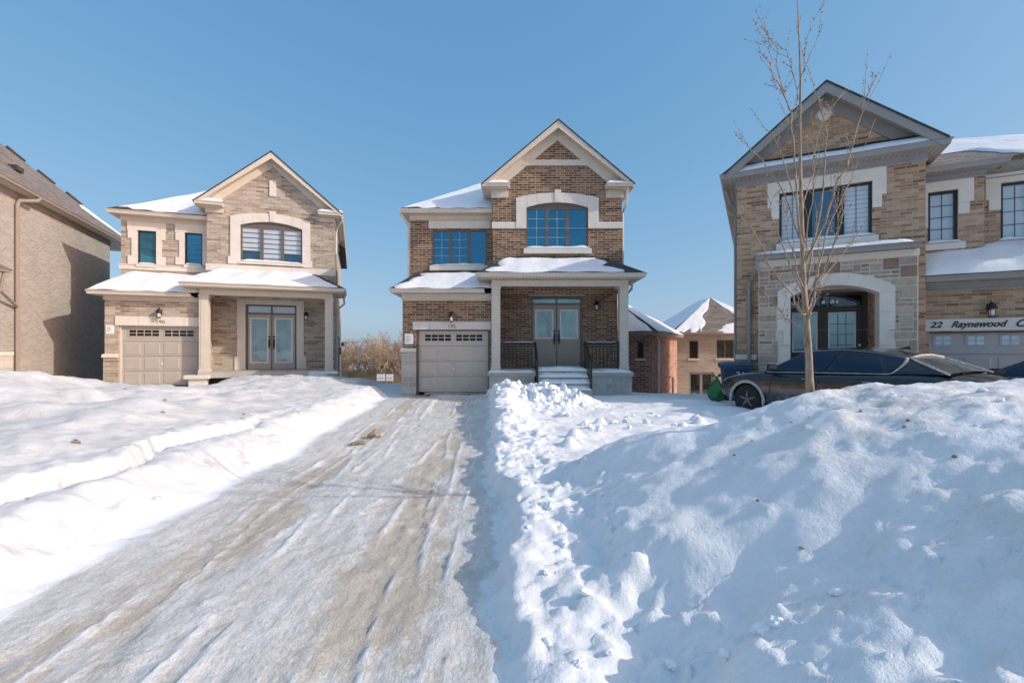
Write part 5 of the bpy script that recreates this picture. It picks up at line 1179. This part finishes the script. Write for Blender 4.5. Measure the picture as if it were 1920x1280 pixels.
limbs = [([(1510, 590), (1505, 588), (1487, 554), (1450, 512), (1428, 464), (1408, 422), (1396, 385)], -.25, .012),
         ([(1513, 600), (1520, 585), (1529, 532), (1545, 500), (1560, 470), (1570, 440), (1577, 410), (1583, 370)], -.3, .014),
         ([(1530, 535), (1560, 500), (1591, 464), (1612, 435)], .15, .008),
         ([(1512, 600), (1512, 560), (1516, 500), (1530, 440), (1542, 380), (1549, 300), (1547, 234), (1539, 194), (1527, 160), (1514, 125)], .25, .013),
         ([(1505, 500), (1540, 430), (1555, 390), (1567, 353), (1592, 297), (1611, 225), (1622, 187), (1634, 162), (1647, 137)], -.15, .012),
         ([(1506, 470), (1496, 420), (1489, 291), (1483, 212), (1471, 181), (1453, 144), (1439, 112), (1424, 88)], -.2, .012),
         ([(1471, 181), (1469, 175), (1461, 131), (1449, 78), (1433, 62), (1414, 39)], -.25, .006),
         ([(1497, 215), (1495, 187), (1486, 134), (1474, 97), (1455, 81)], .1, .006),
         ([(1501, 150), (1505, 134), (1508, 94), (1514, 62), (1536, 22), (1549, 0)], -.1, .006),
         ([(1505, 440), (1492, 380), (1470, 310), (1455, 259), (1430, 237), (1410, 206)], .2, .009),
         ([(1506, 460), (1480, 390), (1461, 340), (1427, 300), (1400, 272), (1382, 255)], .05, .009),
         ([(1509, 560), (1490, 520), (1470, 470), (1448, 410), (1440, 370), (1437, 330)], .3, .009),
         ([(1516, 560), (1535, 500), (1556, 420), (1580, 370), (1600, 330), (1640, 225)], .3, .009),
         ([(1503, 400), (1520, 330), (1534, 250), (1560, 200), (1590, 160)], .3, .007),
         ([(1508, 520), (1514, 440), (1525, 350), (1523, 270), (1520, 215)], -.4, .008),
         ([(1511, 620), (1500, 612), (1480, 600), (1455, 580), (1430, 545)], .1, .006),
         ([(1513, 590), (1523, 560), (1536, 500), (1536, 440), (1528, 380)], .45, .009),
         ([(1507, 540), (1490, 490), (1478, 430), (1472, 370)], -.45, .008)]
mb = MB()
def twig(p0, d, ln_, r, depth):
    pts = [p0]; p = p0.copy(); n = 5
    for k in range(n):
        d = (d + Vector((rt.gauss(0, .05), rt.gauss(0, .05), rt.gauss(.05, .03)))).normalized(); p = p + d * ln_ / n; pts.append(p)
    mb.tube(rel(pts), [r * (1 - .75 * k / n) for k in range(n + 1)], 5)
    for k in range(1, n + 1):                                     # buds
        for _ in range(2):
            if rt.random() < .5:
                q = pts[k - 1].lerp(pts[k], rt.random()); e = (d + Vector((rt.gauss(0, .6), rt.gauss(0, .6), rt.gauss(0, .3)))).normalized()
                mb.tube(rel([q, q + e * .010, q + e * .020]), [.0018, .0034, .001], 4)
    if depth > 0:
        for _ in range(rt.choice([2, 3])):
            k = rt.randint(1, n - 1); a = rt.uniform(0, 6.28); s = d.orthogonal(); s.rotate(Matrix.Rotation(a, 3, d))
            twig(pts[k], (d + s * rt.uniform(.35, .8) + Vector((0, 0, .2))).normalized(), ln_ * rt.uniform(.4, .65), r * .6, depth - 1)
for pts, dy, r in limbs:
    n = len(pts); P_ = [tp(a, c, dy * (k / (n - 1)) ** .8 * 1.6) for k, (a, c) in enumerate(pts)]
    fine = []
    for k in range(n - 1):
        for j in range(3):
            q = P_[k].lerp(P_[k + 1], j / 3); q += Vector((rt.gauss(0, .004), rt.gauss(0, .01), rt.gauss(0, .004))); fine.append(q)
    fine[0] = P_[0]; fine.append(P_[-1]); mm_ = len(fine)
    mb.tube(rel(fine), [max(.0019, .85 * r * (1 - .84 * k / (mm_ - 1))) for k in range(mm_)], 6)
    for k in range(2, mm_):
        d = (fine[k] - fine[k - 1]).normalized()
        for _ in range(2):
            e = (d + Vector((rt.gauss(0, .7), rt.gauss(0, .7), rt.gauss(0, .3)))).normalized(); mb.tube(rel([fine[k], fine[k] + e * .011, fine[k] + e * .022]), [.002, .0038, .001], 4)
        if k < mm_ * .8 and rt.random() < .42:
            a = rt.uniform(0, 6.28); s = d.orthogonal(); s.rotate(Matrix.Rotation(a, 3, d))
            twig(fine[k], (d + s * rt.uniform(.15, .42) + Vector((0, 0, .12))).normalized(), rt.uniform(.12, .42), .0022, 1 if rt.random() < .5 else 0)
mb.build('crown', M['bark'], tree, smooth=True)

# ------------------------------------------------------------------ cars
def paint(name, col, frost):
    m, nt, b = mat(name); o = coord(nt)
    g = nt.nodes.new('ShaderNodeNewGeometry'); sx = nt.nodes.new('ShaderNodeSeparateXYZ'); nt.links.new(o, sx.inputs[0])
    f = ramp(nt, noise(nt, 7, o, 7, .72), [(.42, (0, 0, 0)), (.70, (1, 1, 1))])
    low = ramp(nt, sx.outputs[2], [(0.30, (1, 1, 1)), (0.80, (.10, .10, .10))])
    f = math_(nt, 'MULTIPLY', f, math_(nt, 'MULTIPLY', low, frost))
    nt.links.new(mix(nt, f, col, (.36, .35, .33)), b.inputs['Base Color'])
    rgh = math_(nt, 'ADD', math_(nt, 'MULTIPLY', f, .6), .16); nt.links.new(rgh, b.inputs['Roughness'])
    b.inputs['Coat Weight'].default_value = .5; b.inputs['Coat Roughness'].default_value = .1
    return m
m_paint = paint('dark_salted_car_paint', (.008, .009, .012), .5)
m_cglass = glass('tinted_car_glass', (.38, .46, .58), (.006, .009, .014), .12)
m_rglass = glass('rear_car_glass', (.75, .9, .95), (.10, .13, .14), .50)
m_frost = plain('road_salt_frost', (.42, .40, .37), .9, .4, 20, .8)
m_tyre = plain('tyre_rubber', (.02, .02, .021), .9, .3, 20, .5)
m_rim = plain('dusty_alloy', (.22, .22, .225), .45, .25, 12, .2, metal=.6)
m_chrome = plain('window_chrome', (.24, .24, .26), .3, .2, metal=.8, bstr=0)
m_red = plain('tail_lamp_red', (.25, .012, .012), .25, .1, bstr=0)
def make_car(loc, head, label):
    """four-door car, +x forward; head = compass of the nose measured from world +x"""
    c = empty('parked_car', loc, head, label, 'car', 'cars parked in front of the stone porch house')
    st = [(-2.42, .62, .50, .84), (-2.34, .80, .36, .96), (-2.1, .89, .30, 1.04), (-1.6, .925, .26, 1.07), (-.9, .935, .24, 1.04), (0, .93, .24, 1.01), (.8, .93, .24, .99), (1.15, .93, .25, .985), (1.6, .92, .27, .93), (2.0, .88, .30, .85), (2.25, .78, .34, .76), (2.40, .58, .40, .66)]
    mb = MB(); k = None
    for x, wd, zb, zt in st:
        hgt = zt - zb
        half = [(0, zb), (wd * .86, zb), (wd * .97, zb + hgt * .16), (wd, zb + hgt * .45), (wd * .985, zb + hgt * .72), (wd * .93, zb + hgt * .93), (wd * .80, zb + hgt * 1.0), (wd * .4, zb + hgt * 1.0 + .025), (0, zb + hgt + .035)]
        ring = half + [(-y, z) for y, z in reversed(half[1:-1])]; k = len(ring)
        mb.v += [(x, y, z) for y, z in ring]
    n = len(st)
    mb.f += [(i * k + j, i * k + (j + 1) % k, (i + 1) * k + (j + 1) % k, (i + 1) * k + j) for i in range(n - 1) for j in range(k)] + [tuple(range(k)), tuple((n - 1) * k + j for j in reversed(range(k)))]
    body = mb.build('body', m_paint, None)
    cut = MB()
    for x in (1.45, -1.42): cut.lathe([(.385, -1.2), (.385, 1.2)], (x, 0, .33), 36, 'y')
    cutter = cut.build('wheel_cut', m_paint, None)
    s_ = body.modifiers.new('s', 'SUBSURF'); s_.levels = 2; s_.render_levels = 2
    bo = body.modifiers.new('b', 'BOOLEAN'); bo.object = cutter; bo.operation = 'DIFFERENCE'; bo.solver = 'EXACT'
    me = bpy.data.meshes.new_from_object(body.evaluated_get(bpy.context.evaluated_depsgraph_get()))
    bpy.data.objects.remove(body); bpy.data.objects.remove(cutter)
    me.polygons.foreach_set('use_smooth', [True] * len(me.polygons)); me.set_sharp_from_angle(angle=R(40))
    body = link(bpy.data.objects.new('body', me), c)
    # greenhouse: belt line and roof line
    belt = lambda s: Vector((1.12 - 3.14 * s, .835 - .05 * s * s, .965 + .085 * s))
    def roof(s):
        x = .30 - 1.72 * s; z = 1.375 + .115 * math.sin(math.pi * min(1, .12 + s * .80)) - .10 * s ** 2.2; return Vector((x, .60 - .03 * s, z))
    fl = lambda p: Vector((p.x, -p.y, p.z))
    S = 14; mb = MB()
    for sgn in (1, -1):
        g = [[(lambda q: q if sgn > 0 else fl(q))(belt(i / S).lerp(roof(i / S), j / 3) + Vector((0, .022 * math.sin(math.pi * j / 3), 0))) for j in range(4)] for i in range(S + 1)]
        b0 = len(mb.v); mb.v += [tuple(p) for r_ in g for p in r_]
        mb.f += [(b0 + i * 4 + j, b0 + (i + 1) * 4 + j, b0 + (i + 1) * 4 + j + 1, b0 + i * 4 + j + 1) for i in range(S) for j in range(3)]
    def span(f0, n1=10, crown=.045):
        b0 = len(mb.v); rows = len(f0)
        for p, q in f0:
            for j in range(n1 + 1):
                t = j / n1; v = p.lerp(q, t); v.z += crown * math.sin(math.pi * t); mb.v.append(tuple(v))
        mb.f.extend([(b0 + i * (n1 + 1) + j, b0 + (i + 1) * (n1 + 1) + j, b0 + (i + 1) * (n1 + 1) + j + 1, b0 + i * (n1 + 1) + j + 1) for i in range(rows - 1) for j in range(n1)])
    span([(roof(i / S), fl(roof(i / S))) for i in range(S + 1)])
    span([(belt(0).lerp(roof(0), j / 4), fl(belt(0).lerp(roof(0), j / 4))) for j in range(5)])
    span([(belt(1).lerp(roof(1), j / 4), fl(belt(1).lerp(roof(1), j / 4))) for j in range(5)])
    cabin = mb.build('cabin', m_paint, c, smooth=True)
    def patch(s0, s1, t0, t1, sgn, off=.012):
        g = MB(); nn = 8; rows = []
        for i in range(nn + 1):
            s = s0(i / nn) if callable(s0) else s0 + (s1 - s0) * i / nn
            for j in range(4):
                tb_ = t0 + (t1 - t0) * max(0.0, (s - .74) / .20) * (s > .74) * .96 if s0 > .7 else t0
                t = tb_ + (t1 - tb_) * j / 3; p = belt(s).lerp(roof(s), t) + Vector((0, .022 * math.sin(math.pi * t) + off, 0)); g.v.append(tuple(p if sgn > 0 else fl(p)))
        g.f += [(i * 4 + j, (i + 1) * 4 + j, (i + 1) * 4 + j + 1, i * 4 + j + 1) for i in range(nn) for j in range(3)]
        return g
    for sgn in (1, -1):
        for s0, s1 in ((.045, .40), (.425, .72), (.74, .94)): patch(s0, s1, .05, .90, sgn).build('side_window', m_cglass, c, smooth=True)
        qg = MB()
        for p_, q_ in ((.80, .04), (.97, .04), (.97, .80)):
            v = belt(p_).lerp(roof(p_), q_) + Vector((0, .022 * math.sin(math.pi * q_) + .012, 0)); qg.v.append(tuple(v if sgn > 0 else fl(v)))
        qg.f.append((0, 1, 2)); qg.build('quarter_panel', m_cglass, c)
        tr = [belt(s / 20 * .94 + .03).lerp(roof(s / 20 * .94 + .03), .94) + Vector((0, .02, 0)) for s in range(21)]
        tr2 = [belt(s / 20 * .71 + .03).lerp(roof(s / 20 * .71 + .03), .01) + Vector((0, .014, 0)) for s in range(21)] + [belt(.76 + .2 * k / 6).lerp(roof(.76 + .2 * k / 6), .04 + .88 * k / 6) + Vector((0, .022 + .012 * math.sin(math.pi * k / 6), 0)) for k in range(7)]
        for q in (tr, tr2): MB().tube([p if sgn > 0 else fl(p) for p in q], [.008] * 21 if len(q) == 21 else [.008] * 20 + [.009, .012, .016, .02, .024, .028, .03, .03], 6).build('window_trim', m_chrome if q is tr else m_frost, c, smooth=True)
        fr_ = [belt(1).lerp(roof(1), j / 8) + Vector((0, .012 + .02 * math.sin(math.pi * j / 8), .01)) for j in range(9)]
        MB().tube([p if sgn > 0 else fl(p) for p in fr_], .018, 6).build('frosted_pillar', m_frost, c, smooth=True)
        mr = MB(); y = .93 * sgn; mr.add([(.92, .80 * sgn, 1.0), (.98, y, 1.03), (.80, y + .16 * sgn, 1.06), (.76, y + .15 * sgn, 1.16), (.93, y + .02 * sgn, 1.15), (.66, y + .10 * sgn, 1.05), (.66, y + .10 * sgn, 1.15)], [(0, 1, 4), (1, 2, 3, 4), (2, 5, 6, 3), (4, 3, 6), (0, 4, 6), (0, 6, 5), (0, 5, 2, 1)])
        mr.build('wing_mirror', m_paint, c, bevel=.012)
        hl = MB(); hl.add([(2.26, .50 * sgn, .72), (2.05, .80 * sgn, .79), (2.07, .82 * sgn, .70), (2.28, .55 * sgn, .63)], [(0, 1, 2, 3)]); hl.build('headlight', M['glass_pale'], c)
        tl = MB(); tl.box(-2.37, -2.28, .50 * sgn, .80 * sgn, .80, .93); tl.build('tail_light', m_red, c, bevel=.02)
        for x in (.10, -.98): MB().box(x - .11, x + .11, .928 * sgn, .955 * sgn, .86, .885).build('door_handle', m_chrome, c, bevel=.008)
        sm_ = MB()
        for x in (.92, -.02, -1.02): sm_.tube([(x, .938 * sgn, .40), (x - .02, .945 * sgn, .65), (x - .05, .925 * sgn, .93)], .006, 5)
        sm_.build('door_seam', M['black'], c)
        for x in (1.45, -1.42):
            fl_ = MB(); fl_.tube([(x + .41 * math.cos(a), .925 * sgn if x > 0 else .93 * sgn, .33 + .41 * math.sin(a)) for a in [math.pi * (k_ / 18) * 1.16 - .25 for k_ in range(19)]], [.02] + [.034] * 17 + [.02], 8)
            fl_.build('wheel_arch', m_frost, c, smooth=True)
    rg = MB()
    q = lambda a, t: (belt(1).lerp(roof(1), t)).lerp(fl(belt(1).lerp(roof(1), t)), a) + Vector((-.012, 0, .010 + .03 * math.sin(math.pi * a)))
    for i in range(9):
        for j in range(5): rg.v.append(tuple(q(.05 + .90 * i / 8, .04 + .90 * j / 4)))
    rg.f += [(i * 5 + j, (i + 1) * 5 + j, (i + 1) * 5 + j + 1, i * 5 + j + 1) for i in range(8) for j in range(4)]
    rg.build('rear_window', m_rglass, c, smooth=True)
    re_ = [roof(1).lerp(fl(roof(1)), j / 10) + Vector((-.01, 0, .012 + .045 * math.sin(math.pi * j / 10))) for j in range(11)]
    MB().tube(re_, .026, 6).build('frosted_roof_edge', m_frost, c, smooth=True)
    wg = MB()
    q = lambda a, t: (belt(0).lerp(roof(0), t)).lerp(fl(belt(0).lerp(roof(0), t)), a) + Vector((.012, 0, .010 + .03 * math.sin(math.pi * a)))
    for i in range(9):
        for j in range(5): wg.v.append(tuple(q(.05 + .90 * i / 8, .05 + .87 * j / 4)))
    wg.f += [(i * 5 + j, (i + 1) * 5 + j, (i + 1) * 5 + j + 1, i * 5 + j + 1) for i in range(8) for j in range(4)]
    wg.build('windscreen', m_cglass, c, smooth=True)
    MB().tube([(-1.98, .25, 1.075), (-1.93, -.45, 1.10)], .012, 6).build('rear_wiper', M['black'], c)
    an = MB(); an.add([(-1.0, -.03, 1.47), (-1.0, .03, 1.47), (-1.2, .025, 1.455), (-1.2, -.025, 1.455), (-1.17, 0, 1.53)], [(0, 1, 4), (1, 2, 4), (2, 3, 4), (3, 0, 4)]); an.build('roof_aerial', m_paint, c)
    for x in (1.45, -1.42):
        for sgn in (1, -1):
            wh = MB().lathe([(.20, -.11), (.30, -.115), (.335, -.09), (.343, 0), (.335, .09), (.30, .115), (.20, .11)], (x, .80 * sgn, .335), 32, 'y').build('wheel', m_tyre, c, smooth=True)
            rm = MB(); yy = .80 * sgn + .085 * sgn; rm.lathe([(.225, 0), (.215, .02 * sgn), (.19, .02 * sgn), (.185, 0)], (x, yy, .335), 32, 'y'); rm.lathe([(.06, .0), (.05, .03 * sgn)], (x, yy, .335), 16, 'y')
            for k_ in range(5):
                a = k_ * 2 * math.pi / 5 + .3; rm.tube([(x + .03 * math.cos(a), yy + .012 * sgn, .335 + .03 * math.sin(a)), (x + .2 * math.cos(a), yy + .008 * sgn, .335 + .2 * math.sin(a))], [.03, .022], 6)
            rm.build('rim', m_rim, wh, smooth=True)
            MB().lathe([(.36, -.05), (.36, -.052)], (x, (.66) * sgn, .335), 24, 'y').build('wheel_well', M['black'], c)
    return c
def copy_tree(o, parent=None):
    n = o.copy(); COL.objects.link(n); n.parent = parent
    for ch in list(o.children): copy_tree(ch, n)
    return n
car = make_car((6.75, 9.36, 0.04), R(116), 'dark salt-stained hatchback with frosted wheel arch, half hidden behind the snow mound')
car2 = copy_tree(car); car2.location = (10.6, 8.5, -.02); car2.rotation_euler.z = R(116)
car2['label'] = 'dark car at the right picture edge, only its front window and bonnet showing'

mb = MB(); snow_patch(mb, [(.98, -.80, 1.005), (2.25, -.70, .80), (2.25, .70, .80), (.98, .80, 1.005)], .09, (.02, .02, .03, .03), seed=2, n=20, m=16); mb.build('bonnet_snow', M['snow_roof'], car2, smooth=True)

# ------------------------------------------------------------------ bins and small things
m_bin = plain('blue_bin_plastic', (.022, .05, .115), .5, .12, 4, .2)
bn = empty('wheelie_bin', (6.0, 12.25, .08), R(-20), 'blue wheeled recycling bin with white numerals, by the nose of the dark car', 'bin')
mb = MB(); mb.add([(-.27, -.28, .06), (.27, -.28, .06), (.27, .28, .06), (-.27, .28, .06), (-.34, -.36, .98), (.34, -.36, .98), (.34, .36, .98), (-.34, .36, .98)], [(0, 3, 2, 1), (4, 5, 6, 7), (0, 1, 5, 4), (1, 2, 6, 5), (2, 3, 7, 6), (3, 0, 4, 7)])
mb.build('body', m_bin, bn, bevel=.03)
mb = MB(); mb.box(-.36, .36, -.385, .385, .94, .985); mb.build('rim', m_bin, bn, bevel=.012)
g = 8; mb = MB()
for i in range(g + 1):
    for j in range(g + 1):
        x, y = -.39 + .78 * i / g, -.42 + .84 * j / g; mb.v.append((x, y, .99 + .11 * math.sin(math.pi * (.08 + .84 * j / g)) * (1 - .25 * abs(2 * i / g - 1) ** 3) - .0))
mb.f += [(i * (g + 1) + j, (i + 1) * (g + 1) + j, (i + 1) * (g + 1) + j + 1, i * (g + 1) + j + 1) for i in range(g) for j in range(g)]
for i in range(g): mb.poly(mb.v[i * (g + 1)], mb.v[(i + 1) * (g + 1)], (mb.v[(i + 1) * (g + 1)][0], -.41, .90), (mb.v[i * (g + 1)][0], -.41, .90))
for j in range(g):
    for i in (0, g): p, q = mb.v[i * (g + 1) + j], mb.v[i * (g + 1) + j + 1]; mb.poly(p, q, (q[0] * .98, q[1], .93), (p[0] * .98, p[1], .93))
mb.build('lid', m_bin, bn, smooth=False)
MB().tube([(-.3, .44, .98), (.3, .44, .98)], .02, 8).build('handle', m_bin, bn)
for x in (-.26, .26): MB().lathe([(.12, -.03), (.12, .03)], (x, .32, .12), 16, 'x').build('wheel', m_tyre, bn)
me = text_mesh('31', .24); me.materials.append(M['paper'])
t_ = bpy.data.objects.new('numerals', me); t_.location = (.10, -.352, .74); t_.rotation_euler = (R(85), 0, 0); link(t_, bn)
m_bag = plain('green_bag_plastic', (.012, .14, .045), .35, .3, 5, .3)
bg = empty('rubbish_bag', (5.46, 12.15, .10), 0, 'knotted bright green bag on the snow left of the blue bin', 'bag')
bm_ = bmesh.new(); bmesh.ops.create_icosphere(bm_, subdivisions=4, radius=.23)
for v in bm_.verts:
    n_ = v.co.normalized(); a = math.atan2(n_.y, n_.x); f = 1 + .10 * float(fbm(N1, n_.x * 2.2 + 3, n_.y * 2.2 + n_.z * 2, 3)) + .05 * math.sin(a * 7) * max(0, n_.z); v.co = Vector((v.co.x * f, v.co.y * f, v.co.z * f * 1.05 + (.16 * max(0, n_.z - .8) * 5 if n_.z > .8 else 0) + .24))
me = bpy.data.meshes.new('body'); bm_.to_mesh(me); bm_.free(); me.materials.append(m_bag); me.polygons.foreach_set('use_smooth', [True] * len(me.polygons)); link(bpy.data.objects.new('body', me), bg)
mb = MB(); mb.tube([(0, 0, .60), (.02, 0, .66), (.10, .02, .72)], [.03, .02, .045], 8); mb.tube([(0, 0, .62), (-.04, .01, .70), (-.10, .0, .70)], [.025, .02, .04], 8); mb.build('knot', m_bag, bg, smooth=True)

# ------------------------------------------------------------------ thicket beyond the gap, far sign boards
m_far = []
for nm, a, b_ in (('thicket_bark', (.30, .21, .14), (.50, .38, .27)), ('thicket_bark', (.36, .26, .15), (.58, .44, .28)), ('thicket_bark', (.24, .175, .135), (.42, .33, .25))):
    m, nt, b = mat(nm); c = ramp(nt, noise(nt, 2.5, coord(nt), 3), [(.3, a), (.7, b_)]); nt.links.new(c, b.inputs['Base Color']); b.inputs['Roughness'].default_value = .9; m_far.append(m)
def bare_tree(x, y, hgt, seed, spread, mi):
    rq = random.Random(seed); z0 = gz_at(x, y) - .1
    t = empty('bare_tree', (x, y, z0), 0, 'leafless brown tree in the thicket seen through the gap between the beige and dark houses', 'tree', 'leafless trees in the thicket beyond the gap')
    tr, cr = MB(), MB()
    def grow(mb_, p, d, ln_, r, dep):
        pts = [p]; n = 3
        for k in range(n):
            d = (d + Vector((rq.gauss(0, .16), rq.gauss(0, .16), rq.gauss(.05, .07)))).normalized(); p = p + d * ln_ / n; pts.append(p)
        mb_.tube(pts, [max(.011, r * (1 - .5 * k / n)) for k in range(n + 1)], 4 if dep > 2 else 3, cap=False)
        if dep:
            for _ in range(rq.choice([3, 4, 4]) if dep > 1 else 5):
                q = pts[rq.randint(1, n)]; s = d.orthogonal(); s.rotate(Matrix.Rotation(rq.uniform(0, 6.28), 3, d))
                grow(cr, q, (d + s * rq.uniform(.4, 1.0) * spread).normalized(), ln_ * rq.uniform(.5, .78), r * .55, dep - 1)
    for s in range(rq.choice([1, 2, 3])):
        grow(tr, Vector((rq.uniform(-.3, .3), rq.uniform(-.2, .2), 0)), Vector((rq.gauss(0, .15), rq.gauss(0, .1), 1)).normalized(), hgt * .42, .05 * hgt / 4, 4)
    tr.build('trunk', m_far[mi], t); cr.build('crown', m_far[mi], t)
    return t
rq = random.Random(8)
for k in range(36):
    y = rq.uniform(36, 47); x = y * (-.41 + .25 * (k + rq.random()) / 36)
    bare_tree(x, y, rq.uniform(3.6, 5.0) * (.85 if k < 4 else 1), 100 + k, rq.uniform(.8, 1.1), rq.choice([0, 0, 1, 1, 2]))
m_grass = plain('dry_grass', (.36, .28, .17), .95, .3, 2, 0)
mb = MB(); rq = random.Random(4)
for k in range(7000):
    y = rq.uniform(36, 46); x = y * rq.uniform(-.42, -.17); z = -1.25 - (y - 36) * .0; hh = rq.uniform(.5, 1.25); dx_, dy_ = rq.gauss(0, .22), rq.gauss(0, .15); ww = .022
    z = -sm(17, 40, y) * 1.35
    z = float(z); mb.add([(x - ww, y, z - .1), (x + ww, y, z - .1), (x + dx_, y + dy_, z + hh)], [(0, 1, 2)])
me = bpy.data.meshes.new('dry_grass'); me.from_pydata(mb.v, [], mb.f); me.materials.append(m_grass)
o = bpy.data.objects.new('dry_grass', me); COL.objects.link(o); tag(o, 'tall tan dry grass around the thicket beyond the gap', kind='stuff')
for x0, x1, lab in ((-9.95, -9.35, 'white notice board on posts in the snow before the thicket, the wider of two'), (-9.25, -8.75, 'small white notice board on posts beside the wider one before the thicket')):
    y = 33.5; z = gz_at(x0, y); s = empty('notice_board', ((x0 + x1) / 2, y, z), 0, lab, 'sign'); hw_ = (x1 - x0) / 2
    pn = MB().box(-hw_, hw_, -.02, .02, .28, .78).build('panel', M['paper'], s); MB().box(-hw_ + .08, hw_ - .08, -.026, -.021, .44, .50).build('printed_lines', M['ink_soft'], pn)
    for q in (-hw_ + .06, hw_ - .06): MB().box(q - .025, q + .025, .022, .06, -.3, .82).build('post', M['trim_grey'], s)
